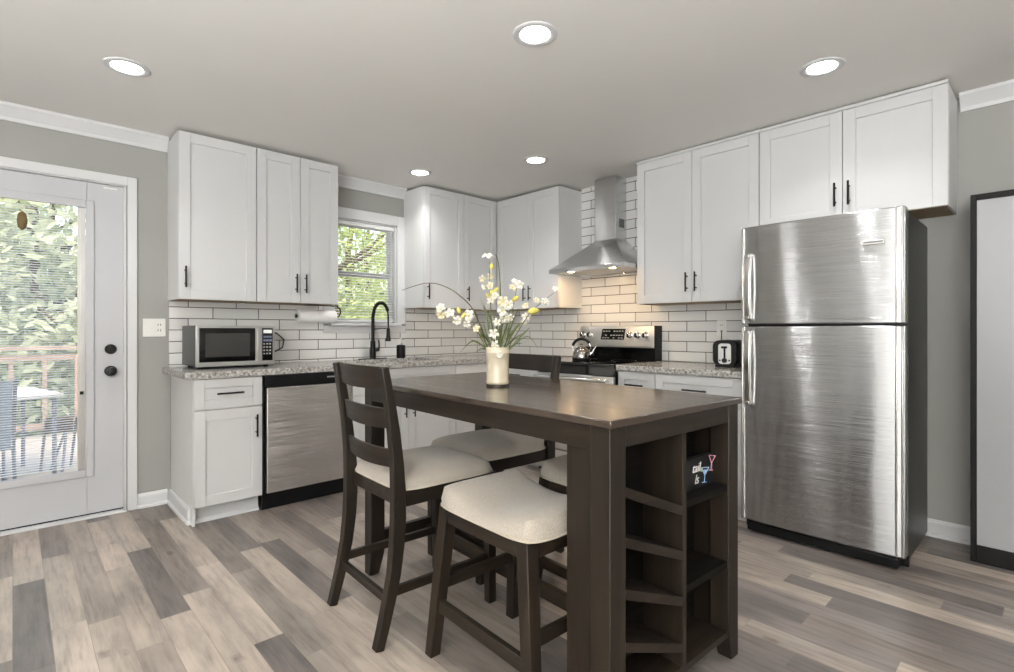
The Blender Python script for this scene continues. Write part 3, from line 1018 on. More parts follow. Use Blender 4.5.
for x in (0.05, RW - 0.05):
    mb.box(x - 0.012, x + 0.012, -0.716, -0.670, 0.783, 0.807)
mb.build('oven_handle', 'chrome', od, smooth=True)
MB().box(0.004, RW - 0.004, -0.668, -0.641, 0.055, 0.222).build('warming_drawer', 'steel_range', rg, 0.004)

# kettle on the rear-left burner
kt = thing('stovetop_kettle', 'shiny metal kettle with black arched handle on the cooktop', 'kettle', (-0.42, -1.455, 0.9187), radians(-62))
mb = MB().lathe([(0.066, 0), (0.072, 0.004), (0.074, 0.02), (0.070, 0.055), (0.056, 0.085), (0.036, 0.098), (0.034, 0.101)], (0, 0, 0), 26)
mb.build('kettle_body', 'kettle', kt, smooth=True)
MB().lathe([(0.074, 0.001), (0.0755, 0.006), (0.0755, 0.016), (0.074, 0.019)], (0, 0, 0), 26).build('base_band', 'black_plastic', kt)
MB().lathe([(0.034, 0.1005), (0.030, 0.108), (0.010, 0.112), (0.007, 0.120), (0.011, 0.126), (0.006, 0.131)], (0, 0, 0), 20).build('lid', 'kettle', kt, smooth=True)
MB().tube([(0.060, 0, 0.040), (0.088, 0, 0.060), (0.104, 0, 0.092), (0.122, 0, 0.116)], [0.018, 0.014, 0.010, 0.008], 12).build('spout', 'kettle', kt, smooth=True)
hp = [(-0.074 * cos(pi * k / 12) , 0, 0.098 + 0.074 * sin(pi * k / 12)) for k in range(13)]
hp = [(-0.060, 0, 0.070)] + hp + [(0.060, 0, 0.070)]
hn = MB().tube(hp, 0.0045, 8).build('bail_handle', 'chrome', kt, smooth=True)
MB().tube(hp[2:-3], 0.0125, 10).build('grip', 'black_plastic', hn, smooth=True)

# toaster
to = thing('toaster', 'black and chrome toaster on the counter beside the refrigerator', 'toaster', (-0.195, -2.562, 0.914), radians(12))
def rrect(hx, hz, r, n=5):
    P = []
    for (sx, sz, a0) in ((1, 1, 0), (-1, 1, 90), (-1, -1, 180), (1, -1, 270)):
        for k in range(n + 1):
            a = radians(a0 + 90 * k / n)
            P.append((sx * (hx - r) + r * cos(a), sz * (hz - r) + r * sin(a)))
    return P
mb = MB().loft([[(x, p[0] * s, p[1] * s + 0.096) for p in rrect(0.078, 0.084, 0.040)] for x, s in ((-0.140, 0.94), (-0.132, 1.0), (0.132, 1.0), (0.140, 0.94))])
mb.build('shell', 'black_plastic', to, smooth=True)
MB().box(-0.138, 0.138, -0.062, 0.062, 0.0, 0.018).build('base', 'black_plastic', to, 0.004)
mb = MB().loft([[(x, p[0], p[1] + 0.090) for p in rrect(0.040, 0.068, 0.020)] for x in (-0.1435, -0.138)])
ep = mb.build('end_panel', 'silver', to, smooth=True)
MB().box(-0.1445, -0.1425, -0.006, 0.006, 0.062, 0.140).build('lever_slot', 'black_gloss', ep)
MB().box(-0.168, -0.143, -0.018, 0.018, 0.126, 0.140).build('lever', 'black_plastic', ep, 0.004)
MB().lathe([(0.017, 0), (0.016, -0.014)], (-0.143, 0, 0.046), 16, 'X').build('browning_dial', 'black_plastic', ep)
mb = MB()
for s in (-1, 1):
    mb.lathe([(0.006, 0), (0.006, -0.004)], (-0.143, s * 0.030, 0.046), 10, 'X')
mb.build('button', 'black_plastic', ep)
mb = MB().box(-0.10, 0.10, -0.040, -0.012, 0.1795, 0.1815).box(-0.10, 0.10, 0.012, 0.040, 0.1795, 0.1815)
mb.build('bread_slot', 'black_gloss', to)
MB().tube([(0.138, 0.05, 0.03), (0.150, 0.09, 0.03), (0.178, 0.095, 0.10), (0.198, 0.094, 0.18), (0.198, 0.093, 0.245)], 0.0035, 8).build('power_cord', 'black_plastic', to, smooth=True)

# wall plates
ot = thing('wall_outlet', 'white outlet plate on the tile above the toaster', 'outlet', (-0.0105, -2.428, 1.174), RB)
MB().box(-0.036, 0.036, -0.006, 0, -0.058, 0.058).build('cover_plate', 'plate', ot, 0.003)
mb = MB().box(-0.017, 0.017, -0.0085, -0.0055, 0.006, 0.036).box(-0.017, 0.017, -0.0085, -0.0055, -0.036, -0.006)
s_ = mb.build('socket', 'plate', ot, 0.002)
mb = MB()
for z in (0.024, -0.018):
    mb.box(-0.009, -0.006, -0.0092, -0.0084, z - 0.005, z + 0.005).box(0.006, 0.009, -0.0092, -0.0084, z - 0.005, z + 0.005)
mb.build('slots', 'black_plastic', s_)
ot = thing('wall_switch_plate', 'white switch and outlet plate on the grey wall beside the back door', 'switch', (-3.099, 0, 1.178))
MB().box(-0.064, 0.064, -0.006, 0, -0.060, 0.060).build('cover_plate', 'plate', ot, 0.003)
MB().box(-0.032, -0.018, -0.013, -0.0055, -0.020, 0.006).build('toggle', 'plate', ot, 0.002)
mb = MB().box(0.010, 0.044, -0.0085, -0.0055, 0.004, 0.034).box(0.010, 0.044, -0.0085, -0.0055, -0.034, -0.004)
s_ = mb.build('socket', 'plate', ot, 0.002)
mb = MB()
for z in (0.020, -0.018):
    mb.box(0.018, 0.022, -0.0092, -0.0084, z - 0.006, z + 0.006).box(0.032, 0.036, -0.0092, -0.0084, z - 0.006, z + 0.006)
mb.build('slots', 'black_plastic', s_)

# ------------------------------------------------------------------ range hood
hd = thing('range_hood', 'stainless chimney range hood over the range', 'range hood', (0, -1.154, 1.637), RB)
HW, HDp = 0.757, 0.482
c0, c1, cd, zt = 0.242, 0.456, 0.168, 0.283
mb = MB()
rings = []
for k in range(11):
    f_ = k / 10
    g = 1 - (1 - f_) ** 1.08
    x0 = 0.0 + c0 * g
    x1 = HW - (HW - c1) * g
    y0 = -HDp + (HDp - cd) * g
    z = 0.032 + (zt - 0.032) * f_
    rings.append([(x0, -0.012, z), (x1, -0.012, z), (x1, y0, z), (x0, y0, z)])
mb.loft(rings)
mb.build('canopy', 'steel_hood', hd)
mb = MB()
mb.box(0, HW, -HDp, -HDp + 0.014, 0, 0.032).box(0, 0.014, -HDp + 0.014, -0.012, 0, 0.032).box(HW - 0.014, HW, -HDp + 0.014, -0.012, 0, 0.032).box(0.014, HW - 0.014, -0.026, -0.012, 0, 0.032)
mb.build('rim', 'steel_hood', hd, 0.002)
MB().box(0.014, HW - 0.014, -HDp + 0.014, -0.026, 0.012, 0.018).build('filter_panel', 'silver', hd)
for x in (0.17, HW - 0.17):
    lt = MB().lathe([(0.030, 0.013), (0.030, 0.009), (0.022, 0.009)], (x, -HDp + 0.085, 0), 20).build('lamp_ring', 'chrome', hd)
    MB().lathe([(0.021, 0.0088), (0.021, 0.0076)], (x, -HDp + 0.085, 0), 20).build('bulb', 'warm_bulb', lt)
MB().box(c0, c1, -cd, -0.012, zt - 0.002, CEIL - 1.637 - 0.006).build('chimney', 'steel_hood', hd, 0.002)
MB().box(c1 - 0.0005, c1 + 0.0015, -cd + 0.05, -0.045, zt + 0.10, zt + 0.17).build('side_vent', plain('dark_vent_grey', (92, 92, 92), 0.5), hd)
mb = MB()
for k in range(4):
    mb.lathe([(0.006, 0), (0.006, -0.003)], (HW / 2 - 0.05 + k * 0.034, -HDp, 0.016), 10, 'Y')
mb.build('buttons', 'chrome', hd)

# ------------------------------------------------------------------ refrigerator
fg = thing('refrigerator', 'stainless top-freezer refrigerator with dark grey sides', 'refrigerator', (0, -2.852, 0), RB)
FW, FT = 0.770, 1.757
MB().box(0.008, FW - 0.008, -0.625, -0.035, 0.025, FT - 0.012).build('cabinet_body', 'fridge_side', fg, 0.006)


def fridge_door(name, z0, z1):
    sec = []
    n = 12
    pts = []
    for k in range(n + 1):                    # gently bowed front
        x = FW * k / n
        y = -0.692 - 0.013 * (1 - (2 * k / n - 1) ** 4)
        pts.append((x, y))
    poly = pts + [(FW, -0.628), (0.0, -0.628)]
    mb = MB().prism(poly, 'Z', z0, z1)
    return mb.build(name, 'steel', fg, 0.006, smooth=True)


fd = fridge_door('freezer_door', 1.196, FT)
ld = fridge_door('fresh_food_door', 0.070, 1.184)
for prnt, z0, z1 in ((fd, 1.20, FT - 0.004), (ld, 0.074, 1.18)):
    for x0 in (0.004, FW - 0.016, FW - 0.040):
        MB().box(x0, x0 + 0.009, -0.7085, -0.690, z0, z1).build('edge_trim', 'chrome', prnt, 0.003)
def fhandle(prnt, za, zb_, flip):
    zs = [za + (zb_ - za) * k / 10 for k in range(11)]
    mb = MB()
    pts, ws, ds = [], [], []
    for k, z in enumerate(zs):
        f_ = k / 10
        pts.append((0.045, -0.712 - 0.012 * sin(pi * f_), z))
        ws.append(0.034)
        ds.append(0.030)
    mb.sweep(pts, ws, ds, (1, 0, 0))
    for z in (za + 0.012, zb_ - 0.012):
        mb.box(0.032, 0.058, -0.730, -0.698, z - 0.012, z + 0.012)
    mb.build('door_handle', 'chrome', prnt, 0.005)
fhandle(fd, 1.222, 1.600, False)
fhandle(ld, 0.735, 1.160, True)
bd = MB().box(0.600, 0.690, -0.7145, -0.702, 1.583, 1.607).build('badge', 'chrome', fd, 0.002)
MB().box(0.606, 0.684, -0.716, -0.7135, 1.591, 1.599).build('nameplate', plain('badge_grey', (120, 120, 122), 0.4, 0.5), bd)
MB().box(0.0, FW, -0.622, -0.600, 0.012, 0.066).build('base_grille', 'black_plastic', fg)
MB().box(0.03, FW - 0.03, -0.690, -0.600, 0.012, 0.062).build('grille_front', 'black_plastic', fg, 0.004)
for x, y in ((0.06, -0.60), (FW - 0.06, -0.60), (0.06, -0.08), (FW - 0.04, -0.06)):
    MB().lathe([(0.018, 0), (0.018, 0.03)], (x, y, 0), 12).build('levelling_foot', 'black_plastic', fg)

# tall grey-fronted unit at the right edge
pc = thing('upright_cabinet', 'tall black upright cabinet with a plain pale grey front, right of the refrigerator', 'cabinet', (0, -3.816, 0), RB)
MB().box(0.0, 0.62, -0.255, -0.03, 0.0, 1.842).build('carcass', 'near_black', pc, 0.003)
mb = MB().box(0, 0.024, -0.275, -0.2555, 0, 1.842).box(0.596, 0.62, -0.275, -0.2555, 0, 1.842).box(0.024, 0.596, -0.275, -0.2555, 1.812, 1.842).box(0.024, 0.596, -0.275, -0.2555, 0, 0.088)
mb.build('black_frame', 'near_black', pc, 0.002)
MB().box(0.024, 0.596, -0.268, -0.2555, 0.088, 1.812).build('front_panel', 'grey_panel', pc)

# ------------------------------------------------------------------ table with storage
TH = -0.045
TN = Vector((-2.630, -3.309, 0))
tb = thing('counter_height_table', 'dark wood counter-height table with a slanted wine rack and cubbies', 'table', TN, TH)
TW, TL, TZ = 0.752, 1.486, 0.922


def tw(u, v, z):
    return Vector((TN.x + u * cos(TH) - v * sin(TH), TN.y + u * sin(TH) + v * cos(TH), z))


MB().box(0, TW, 0, TL, TZ - 0.022, TZ).build('tabletop', 'wood_top', tb, 0.003)
AZ0, AZ1 = 0.838, TZ - 0.0222
LG = 0.070
e = 0.010
mb = MB().box(e + 0.004, e + 0.024, e + LG, TL - e - LG, AZ0 - 0.008, AZ1)
mb.build('apron_long', 'wood_y', tb, 0.002)
MB().box(TW - e - 0.024, TW - e - 0.004, e + LG, TL - e - LG, AZ0 - 0.008, AZ1).build('apron_long', 'wood_y', tb, 0.002)
MB().box(e + LG, TW - e - LG, e + 0.004, e + 0.024, AZ0, AZ1).build('apron_end', 'wood_x', tb, 0.002)
MB().box(e + LG, TW - e - LG, TL - e - 0.024, TL - e - 0.004, AZ0, AZ1).build('apron_end', 'wood_x', tb, 0.002)
for ux_, vx_ in ((e, e), (TW - e - LG, e), (e, TL - e - LG), (TW - e - LG, TL - e - LG)):
    cx_, cy_ = ux_ + LG / 2, vx_ + LG / 2
    ox = LG / 2 - 0.022 if ux_ < 0.3 else -(LG / 2 - 0.022)
    r = []
    for z, s in ((0, 0.72), (0.10, 0.98), (0.14, 1.0), (AZ1, 1.0)):
        # taper only on the inner side
        x0, x1 = ux_, ux_ + LG
        y0, y1 = vx_, vx_ + LG
        if ux_ < 0.3:
            x1 = x0 + LG * s
        else:
            x0 = x1 - LG * s
        if vx_ < 0.5:
            y1 = y0 + LG * s
        else:
            y0 = y1 - LG * s
        r.append([(x0, y0, z), (x1, y0, z), (x1, y1, z), (x0, y1, z)])
    MB().loft(r).build('leg', 'wood_z', tb, 0.003)
# storage end
VD = 0.160
SU0, SU1 = e + LG, TW - e - LG
MB().box(e + 0.020, e + 0.038, e + LG, 0.184, 0.085, AZ0 - 0.0085).build('side_panel', 'wood_z', tb)
MB().box(TW - e - 0.038, TW - e - 0.020, e + LG, 0.184, 0.085, AZ0 - 0.0085).build('side_panel', 'wood_z', tb)
MB().box(e + 0.039, TW - e - 0.039, VD, VD + 0.012, 0.085, AZ0 - 0.0085).build('back_panel', 'wood_in_shade', tb)
DU0, DU1 = 0.378, 0.400
MB().box(DU0, DU1, 0.014, VD, 0.106, AZ0 - 0.0005).build('divider', 'wood_z', tb, 0.001)
MB().box(SU0, SU1, 0.014, VD, 0.085, 0.106).build('bottom_shelf', 'wood_x', tb, 0.001)
for zt_ in (0.622, 0.352):
    MB().box(DU1, SU1, 0.016, VD, zt_ - 0.024, zt_).build('cubby_shelf', 'wood_in_shade', tb, 0.001)
for zl in (0.730, 0.589, 0.445, 0.299):
    zr = zl - 0.120
    mb = MB().loft([[(SU0, 0.014, zl - 0.028), (SU0, 0.014, zl), (SU0, VD, zl), (SU0, VD, zl - 0.028)],
                    [(DU0, 0.014, zr - 0.028), (DU0, 0.014, zr), (DU0, VD, zr), (DU0, VD, zr - 0.028)]])
    mb.build('wine_shelf', 'wood_x', tb, 0.001)
# lower stretchers
MB().box(e + LG, TW - e - LG, TL - e - LG / 2 - 0.015, TL - e - LG / 2 + 0.015, 0.140, 0.200).build('stretcher', 'wood_x', tb, 0.002)
MB().box(0.320, 0.348, VD + 0.012, TL - e - LG / 2 - 0.015, 0.120, 0.170).build('stretcher', 'wood_y', tb, 0.002)

# black cocktail sign in the top cubby
sg = thing('cocktail_sign', 'small black block sign with cocktail glasses in the table cubby', 'sign', tw(0.570, 0.070, 0.6225), TH)
MB().box(-0.118, 0.085, -0.012, 0.012, 0.0, 0.105).build('block', plain('black_sign_board', (14, 14, 16), 0.5), sg, 0.002)


def outline_glass(mb, x, z, h, w, rot):
    def P(a, b_):
        c_, s_ = cos(rot), sin(rot)
        return (x + a * c_ - b_ * s_, -0.0135, z + a * s_ + b_ * c_)
    def bar(p, q, t):
        p, q = Vector(p), Vector(q)
        d_ = (q - p).normalized()
        n_ = Vector((-d_.z, 0, d_.x)) * t
        mb.loft([[p + n_, p - n_, p - n_ + Vector((0, 0.0015, 0)), p + n_ + Vector((0, 0.0015, 0))],
                 [q + n_, q - n_, q - n_ + Vector((0, 0.0015, 0)), q + n_ + Vector((0, 0.0015, 0))]])
    bar(P(0, 0.04 * h), P(0, 0.5 * h), 0.0012)
    bar(P(-0.3 * w, 0.03 * h), P(0.3 * w, 0.03 * h), 0.0016)
    bar(P(0, 0.5 * h), P(-0.5 * w, h), 0.0014)
    bar(P(0, 0.5 * h), P(0.5 * w, h), 0.0014)
    bar(P(-0.5 * w, h), P(0.5 * w, h), 0.0012)
    return P


mb = MB()
P1 = outline_glass(mb, 0.066, 0.046, 0.052, 0.046, -0.18)
mb.build('pink_glass_drawing', plain('pale_pink_ink', (214, 150, 168), 0.6), sg)
mb = MB()
P2 = outline_glass(mb, 0.020, 0.012, 0.052, 0.050, -0.14)
mb.loft([[P2(0, 27 / 1000), P2(-0.017, 0.044), P2(0.017, 0.044)], [Vector(P2(0, 27 / 1000)) + Vector((0, 0.001, 0)), Vector(P2(-0.017, 0.044)) + Vector((0, 0.001, 0)), Vector(P2(0.017, 0.044)) + Vector((0, 0.001, 0))]])
mb.build('blue_glass_drawing', plain('pale_blue_ink', (150, 186, 226), 0.6), sg)
MB().lathe([(0.0075, -0.0135), (0.0075, -0.0118)], (0.002, 0, 0.060), 16, 'Y').build('lime_drawing', plain('pale_green_ink', (160, 182, 140), 0.6), sg)


def text_mesh(name, body, size, mat, parent, loc, shear=0.35, align='RIGHT'):
    cu = bpy.data.curves.new(name, 'FONT')
    cu.body = body
    cu.size = size
    cu.shear = shear
    cu.align_x = align
    cu.extrude = 0.0006
    tmp = bpy.data.objects.new(name, cu)
    COL.objects.link(tmp)
    bpy.context.view_layer.update()
    me = bpy.data.meshes.new_from_object(tmp.evaluated_get(bpy.context.evaluated_depsgraph_get()))
    COL.objects.unlink(tmp)
    bpy.data.objects.remove(tmp)
    o = bpy.data.objects.new(name, me)
    me.materials.clear()
    me.materials.append(M[mat])
    COL.objects.link(o)
    o.parent = parent
    o.rotation_euler = (radians(90), 0, 0)
    o.location = loc
    return o


text_mesh('lettering', 'tail', 0.044, 'plate', sg, (-0.008, -0.0128, 0.058))
text_mesh('lettering', 'ls', 0.044, 'plate', sg, (-0.018, -0.0128, 0.018))


# ------------------------------------------------------------------ seating
def cushion(name, parent, hx, hy, z0, h, saddle=0.0, dome=0.012, rad=0.05):
    """upholstered pad: rounded-rectangle outline, puffed top; saddle dips the middle along y."""
    NX, NY = 22, 26
    mb = MB()
    bm = mb.bm
    top, bot = {}, {}
    for i in range(NX + 1):
        for j in range(NY + 1):
            a, b2 = -1 + 2 * i / NX, -1 + 2 * j / NY
            # squircle mapping softens the corners
            ex_ = a * sqrt(max(0, 1 - 0.20 * b2 ** 6))
            ey_ = b2 * sqrt(max(0, 1 - 0.20 * a ** 6))
            x, y = ex_ * hx, ey_ * hy
            m_ = max(abs(a), abs(b2))
            e_ = min(1.0, (1 - m_) / 0.50)
            prof = sqrt(max(0.0, 1 - (1 - e_) ** 2))
            z = z0 + h * (0.16 + 0.84 * prof) + dome * (1 - a * a) * (1 - b2 * b2)
            z += saddle * (b2 * b2 - 0.35) * (0.25 + 0.75 * prof)
            bl_ = 1 + 0.02 * prof
            top[i, j] = bm.verts.new((x, y, z))
            if m_ > 0.999:
                bot[i, j] = bm.verts.new((x * 0.985, y * 0.985, z0))
    for i in range(NX):
        for j in range(NY):
            bm.faces.new((top[i, j], top[i + 1, j], top[i + 1, j + 1], top[i, j + 1]))
    ring = [(i, 0) for i in range(NX)] + [(NX, j) for j in range(NY)] + [(i, NY) for i in range(NX, 0, -1)] + [(0, j) for j in range(NY, 0, -1)]
    n = len(ring)
    for k in range(n):
        p, q = ring[k], ring[(k + 1) % n]
        bm.faces.new((bot[p], bot[q], top[q], top[p]))
    bm.faces.new([bot[p] for p in reversed(ring)])
    pts = [(bot[p].co.x * 1.012, bot[p].co.y * 1.012, z0 + 0.004) for p in ring]
    o = mb.build(name, 'linen', parent, smooth=True)
    mb = MB().tube(pts + [pts[0]], 0.0042, 6)
    mb.build('piping', 'piping', o, smooth=True)
    return o


SEATZ = 0.556


def make_chair(label, loc, rot):
    t = thing('ladder_back_chair', label, 'chair', loc, rot, 'chairs at the table')
    cushion('seat_cushion', t, 0.240, 0.230, SEATZ + 0.001, 0.056, 0.0, 0.014)
    mb = MB()
    z0, z1 = 0.497, SEATZ
    mb.box(-0.205, 0.195, -0.213, -0.190, z0, z1).box(-0.205, 0.195, 0.190, 0.213, z0, z1)
    mb.box(0.195, 0.220, -0.180, 0.180, z0, z1).box(-0.232, -0.212, -0.190, 0.190, z0, z1)
    mb.build('seat_frame', 'wood_x', t, 0.002)
    for s in (-1, 1):
        y = s * 0.208
        # sabre back leg rising into the back post
        P = []
        for z, x in ((0, -0.322), (0.08, -0.300), (0.17, -0.277), (0.26, -0.258), (0.36, -0.246), (0.46, -0.240), (0.56, -0.240),
                     (0.66, -0.245), (0.78, -0.258), (0.90, -0.276), (1.026, -0.300)):
            P.append((x, y, z))
        dd = [0.034, 0.038, 0.042, 0.046, 0.050, 0.052, 0.050, 0.045, 0.040, 0.035, 0.028]
        MB().sweep(P, 0.036, dd, (0, 1, 0)).build('back_leg', 'wood_z', t, 0.003)
        MB().post((0.205, s * 0.205, 0), (0.203, s * 0.203, 0.556), (0.036, 0.036), (0.044, 0.040)).build('front_leg', 'wood_z', t, 0.002)
        MB().sweep([(-0.262, s * 0.205, 0.192), (0.190, s * 0.205, 0.192)], 0.020, 0.034, (0, 1, 0)).build('side_stretcher', 'wood_x', t, 0.002)
    for zc, hh, xb in ((0.985, 0.082, -0.286), (0.832, 0.074, -0.262), (0.680, 0.068, -0.246)):
        rings = []
        for k in range(11):
            y = -0.190 + 0.38 * k / 10
            bow = -0.026 * (1 - (2 * k / 10 - 1) ** 2)
            lift = 0.010 * (1 - (2 * k / 10 - 1) ** 2)
            lean = 0.14 * hh
            a = (xb + bow - 0.008 + lean / 2, y, zc - hh / 2 - lift * 0.4)
            b_ = (xb + bow + 0.008 + lean / 2, y, zc - hh / 2 - lift * 0.4)
            c_ = (xb + bow + 0.008 - lean / 2, y, zc + hh / 2 + lift * 0.2)
            d_ = (xb + bow - 0.008 - lean / 2, y, zc + hh / 2 + lift * 0.2)
            rings.append([a, b_, c_, d_])
        MB().loft(rings).build('back_slat', 'wood_y', t, 0.002)
    MB().box(0.192, 0.216, -0.186, 0.186, 0.165, 0.205).build('front_stretcher', 'wood_y', t, 0.002)
    MB().sweep([(-0.276, -0.188, 0.165), (-0.276, 0.188, 0.165)], 0.032, 0.020, (0, 0, 1)).build('rear_stretcher', 'wood_y', t, 0.002)
    return t


def make_stool(label, loc, rot):
    t = thing('counter_stool', label, 'stool', loc, rot, 'stools at the table')
    cushion('seat_cushion', t, 0.200, 0.252, 0.543, 0.062, 0.078, 0.006)
    mb = MB()
    z0, z1 = 0.488, 0.5425
    mb.box(-0.165, 0.165, -0.222, -0.200, z0, z1).box(-0.165, 0.165, 0.200, 0.222, z0, z1)
    mb.box(-0.180, -0.158, -0.196, 0.196, z0, z1).box(0.158, 0.180, -0.196, 0.196, z0, z1)
    mb.build('seat_frame', 'wood_y', t, 0.002)
    def leg_y(z):
        return 0.262 - (0.262 - 0.203) * z / 0.542
    def leg_x(z):
        return 0.192 - (0.192 - 0.162) * z / 0.542
    for sx in (-1, 1):
        for sy in (-1, 1):
            MB().post((sx * leg_x(0), sy * leg_y(0), 0), (sx * leg_x(0.5425), sy * leg_y(0.5425), 0.5425), (0.040, 0.040), (0.046, 0.050)).build('leg', 'wood_z', t, 0.002)
    for sx in (-1, 1):
        y = leg_y(0.19) - 0.018
        MB().box(sx * leg_x(0.19) - 0.010, sx * leg_x(0.19) + 0.010, -y, y, 0.165, 0.210).build('stretcher', 'wood_y', t, 0.002)
    for sy in (-1, 1):
        x = leg_x(0.26) - 0.018
        MB().box(-x, x, sy * leg_y(0.26) - 0.010, sy * leg_y(0.26) + 0.010, 0.240, 0.280).build('stretcher', 'wood_x', t, 0.002)
    return t


ch1 = make_chair('dark ladder-back chair on the near side of the table, its slatted back nearest the door', tw(0.096, 1.084, 0), TH)
ch2 = copy_thing(ch1, 'dark ladder-back chair on the far side of the table, its back toward the range', tw(0.574, 1.236, 0), TH + pi)
st1 = make_stool('dark backless stool with beige saddle seat, nearest in front of the table', tw(0.105, 0.466, 0), TH)
st2 = copy_thing(st1, 'dark backless saddle stool tucked under the far side of the table', tw(0.622, 0.490, 0), TH + pi)

# ------------------------------------------------------------------ vase and flowers
VP = tw(0.331, 0.865, TZ)
vs = thing('flower_vase', 'cream ribbed ceramic vase on a dark foot on the table', 'vase', VP)
vs.scale = (1.06, 1.06, 1.0)
mb = MB().lathe([(0.044, 0.010), (0.0455, 0.012), (0.0465, 0.016), (0.0465, 0.022), (0.0445, 0.026), (0.0455, 0.09), (0.047, 0.138), (0.0495, 0.142), (0.0495, 0.150), (0.0475, 0.153), (0.0485, 0.168), (0.046, 0.168), (0.043, 0.150), (0.042, 0.012)], (0, 0, 0), 32, cap=True)
mb.build('vase_body', 'ceramic', vs, smooth=True)
MB().lathe([(0.046, 0), (0.046, 0.010), (0.043, 0.0105)], (0, 0, 0), 32).build('foot', 'dark_base', vs, smooth=True)

CR = Vector((sin(radians(46.609)), -cos(radians(46.609)), 0))     # across, to the right
CFw = Vector((cos(radians(46.609)), sin(radians(46.609)), 0))     # away
MPP = 2.27 / 521.92                                                # metres per photo pixel at the vase


def vp(px, py, dep=0.0):
    """place beside the vase: px,py read off the photo, dep = metres behind the vase axis."""
    return VP + CR * ((px - 499) * MPP) + CFw * dep + Vector((0, 0, (386 - py) * MPP - 0.004))


def bez(pts, n=14):
    pts = [Vector(p) for p in pts]
    out = []
    N = len(pts) - 1
    for k in range(n * N + 1):
        s = k / n
        i = min(int(s), N - 1)
        t_ = s - i
        p0, p1, p2, p3 = pts[max(i - 1, 0)], pts[i], pts[i + 1], pts[min(i + 2, N)]
        out.append(0.5 * ((2 * p1) + (p2 - p0) * t_ + (2 * p0 - 5 * p1 + 4 * p2 - p3) * t_ ** 2 + (3 * p1 - p0 - 3 * p2 + p3) * t_ ** 3))
    return out


def blossom(parent, pos, r, nrm, mat='petal', centre='petal_yellow', n=5):
    r *= 1.12
    nrm = Vector(nrm).normalized()
    a = nrm.orthogonal().normalized()
    b_ = nrm.cross(a)
    mb = MB()
    ph = random.random() * 6
    for k in range(n):
        an = ph + 2 * pi * k / n
        d_ = a * cos(an) + b_ * sin(an)
        s_ = nrm.cross(d_)
        rows = []
        for f_, w_, up in ((0.08, 0.08, 0.02), (0.35, 0.30, 0.20), (0.65, 0.42, 0.30), (0.88, 0.28, 0.16), (1.0, 0.05, -0.04)):
            c_ = d_ * (r * f_) + nrm * (r * up)
            rows.append([c_ - s_ * (w_ * r * 0.8) - nrm * 0.06 * r, c_ + nrm * 0.05 * r, c_ + s_ * (w_ * r * 0.8) - nrm * 0.06 * r])
        V = [[mb.bm.verts.new(p) for p in rr] for rr in rows]
        for i in range(len(V) - 1):
            for j in range(2):
                mb.bm.faces.new((V[i][j], V[i][j + 1], V[i + 1][j + 1], V[i + 1][j]))
    o = mb.build('blossom', mat, parent, smooth=True, recalc=False, loc=pos)
    if centre:
        MB().lathe([(0.002, 0), (r * 0.13, r * 0.04), (r * 0.11, r * 0.26), (0.001, r * 0.34)], (0, 0, 0), 8).build('flower_centre', centre, o, smooth=True).rotation_euler = nrm.to_track_quat('Z', 'Y').to_euler()
    return o


def bud(parent, pos, r, d_, mat='petal_yellow'):
    q = Vector(d_).normalized().to_track_quat('Z', 'Y').to_euler()
    o = MB().lathe([(0.001, -1.3 * r), (0.6 * r, -0.8 * r), (0.85 * r, 0), (0.6 * r, 0.8 * r), (0.001, 1.5 * r)], (0, 0, 0), 10).build('bud', mat, parent, smooth=True, loc=pos)
    o.rotation_euler = q
    return o


def leaf(parent, pts, w_=0.010, mat='blade'):
    P = bez(pts, 6)
    n = len(P)
    mb = MB()
    V = []
    for i, p in enumerate(P):
        t_ = (P[min(i + 1, n - 1)] - P[max(i - 1, 0)]).normalized()
        s_ = t_.cross(CFw)
        if s_.length < 1e-3:
            s_ = CR.copy()
        s_ = (s_.normalized() + CFw * 0.5).normalized()
        f_ = i / (n - 1)
        ww = w_ * (0.35 + 1.3 * f_) if f_ < 0.5 else w_ * max(0.03, (1 - f_) * 2)
        k_ = t_.cross(s_) * (ww * 0.25)
        V.append([mb.bm.verts.new(p - s_ * ww / 2 + k_), mb.bm.verts.new(p), mb.bm.verts.new(p + s_ * ww / 2 + k_)])
    for a, b_ in zip(V[:-1], V[1:]):
        for j in range(2):
            mb.bm.faces.new((a[j], a[j + 1], b_[j + 1], b_[j]))
    return mb.build('leaf', mat, parent, smooth=True, recalc=False)


def stem(label, path, r0=0.0026, r1=0.0012, mat='stem', name='flower_spray'):
    P = bez(path)
    n = len(P)
    t = thing(name, label, 'flower', (0, 0, 0), 0, 'flower sprays in the vase')
    t.location = P[0]
    o = MB().tube([p - P[0] for p in P], [r0 + (r1 - r0) * i / (n - 1) for i in range(n)], 7).build('stalk', mat, t, smooth=True)
    inv = P[0].copy()
    return t, inv


random.seed(11)
def fill(t, org, flowers=(), buds=(), leaves=()):
    for (px, py, dep, r, face) in flowers:
        J = lambda a: random.uniform(-a, a)
        nr = -CFw * 1.0 + CR * (face[0] * 1.5 + J(0.7)) + Vector((0, 0, face[1] * 1.5 + J(0.6)))
        blossom(t, vp(px + J(1.5), py + J(1.5), dep + J(0.03)) - org, r * random.uniform(0.82, 1.18), nr, random.choice(('petal', 'petal', 'petal_cream')), n=random.choice((5, 5, 6)))
    for (px, py, dep, r, d_) in buds:
        bud(t, vp(px, py, dep) - org, r, CR * d_[0] + Vector((0, 0, d_[1])))
    for pts, w_ in leaves:
        leaf(t, [vp(*p) - org for p in pts], w_)


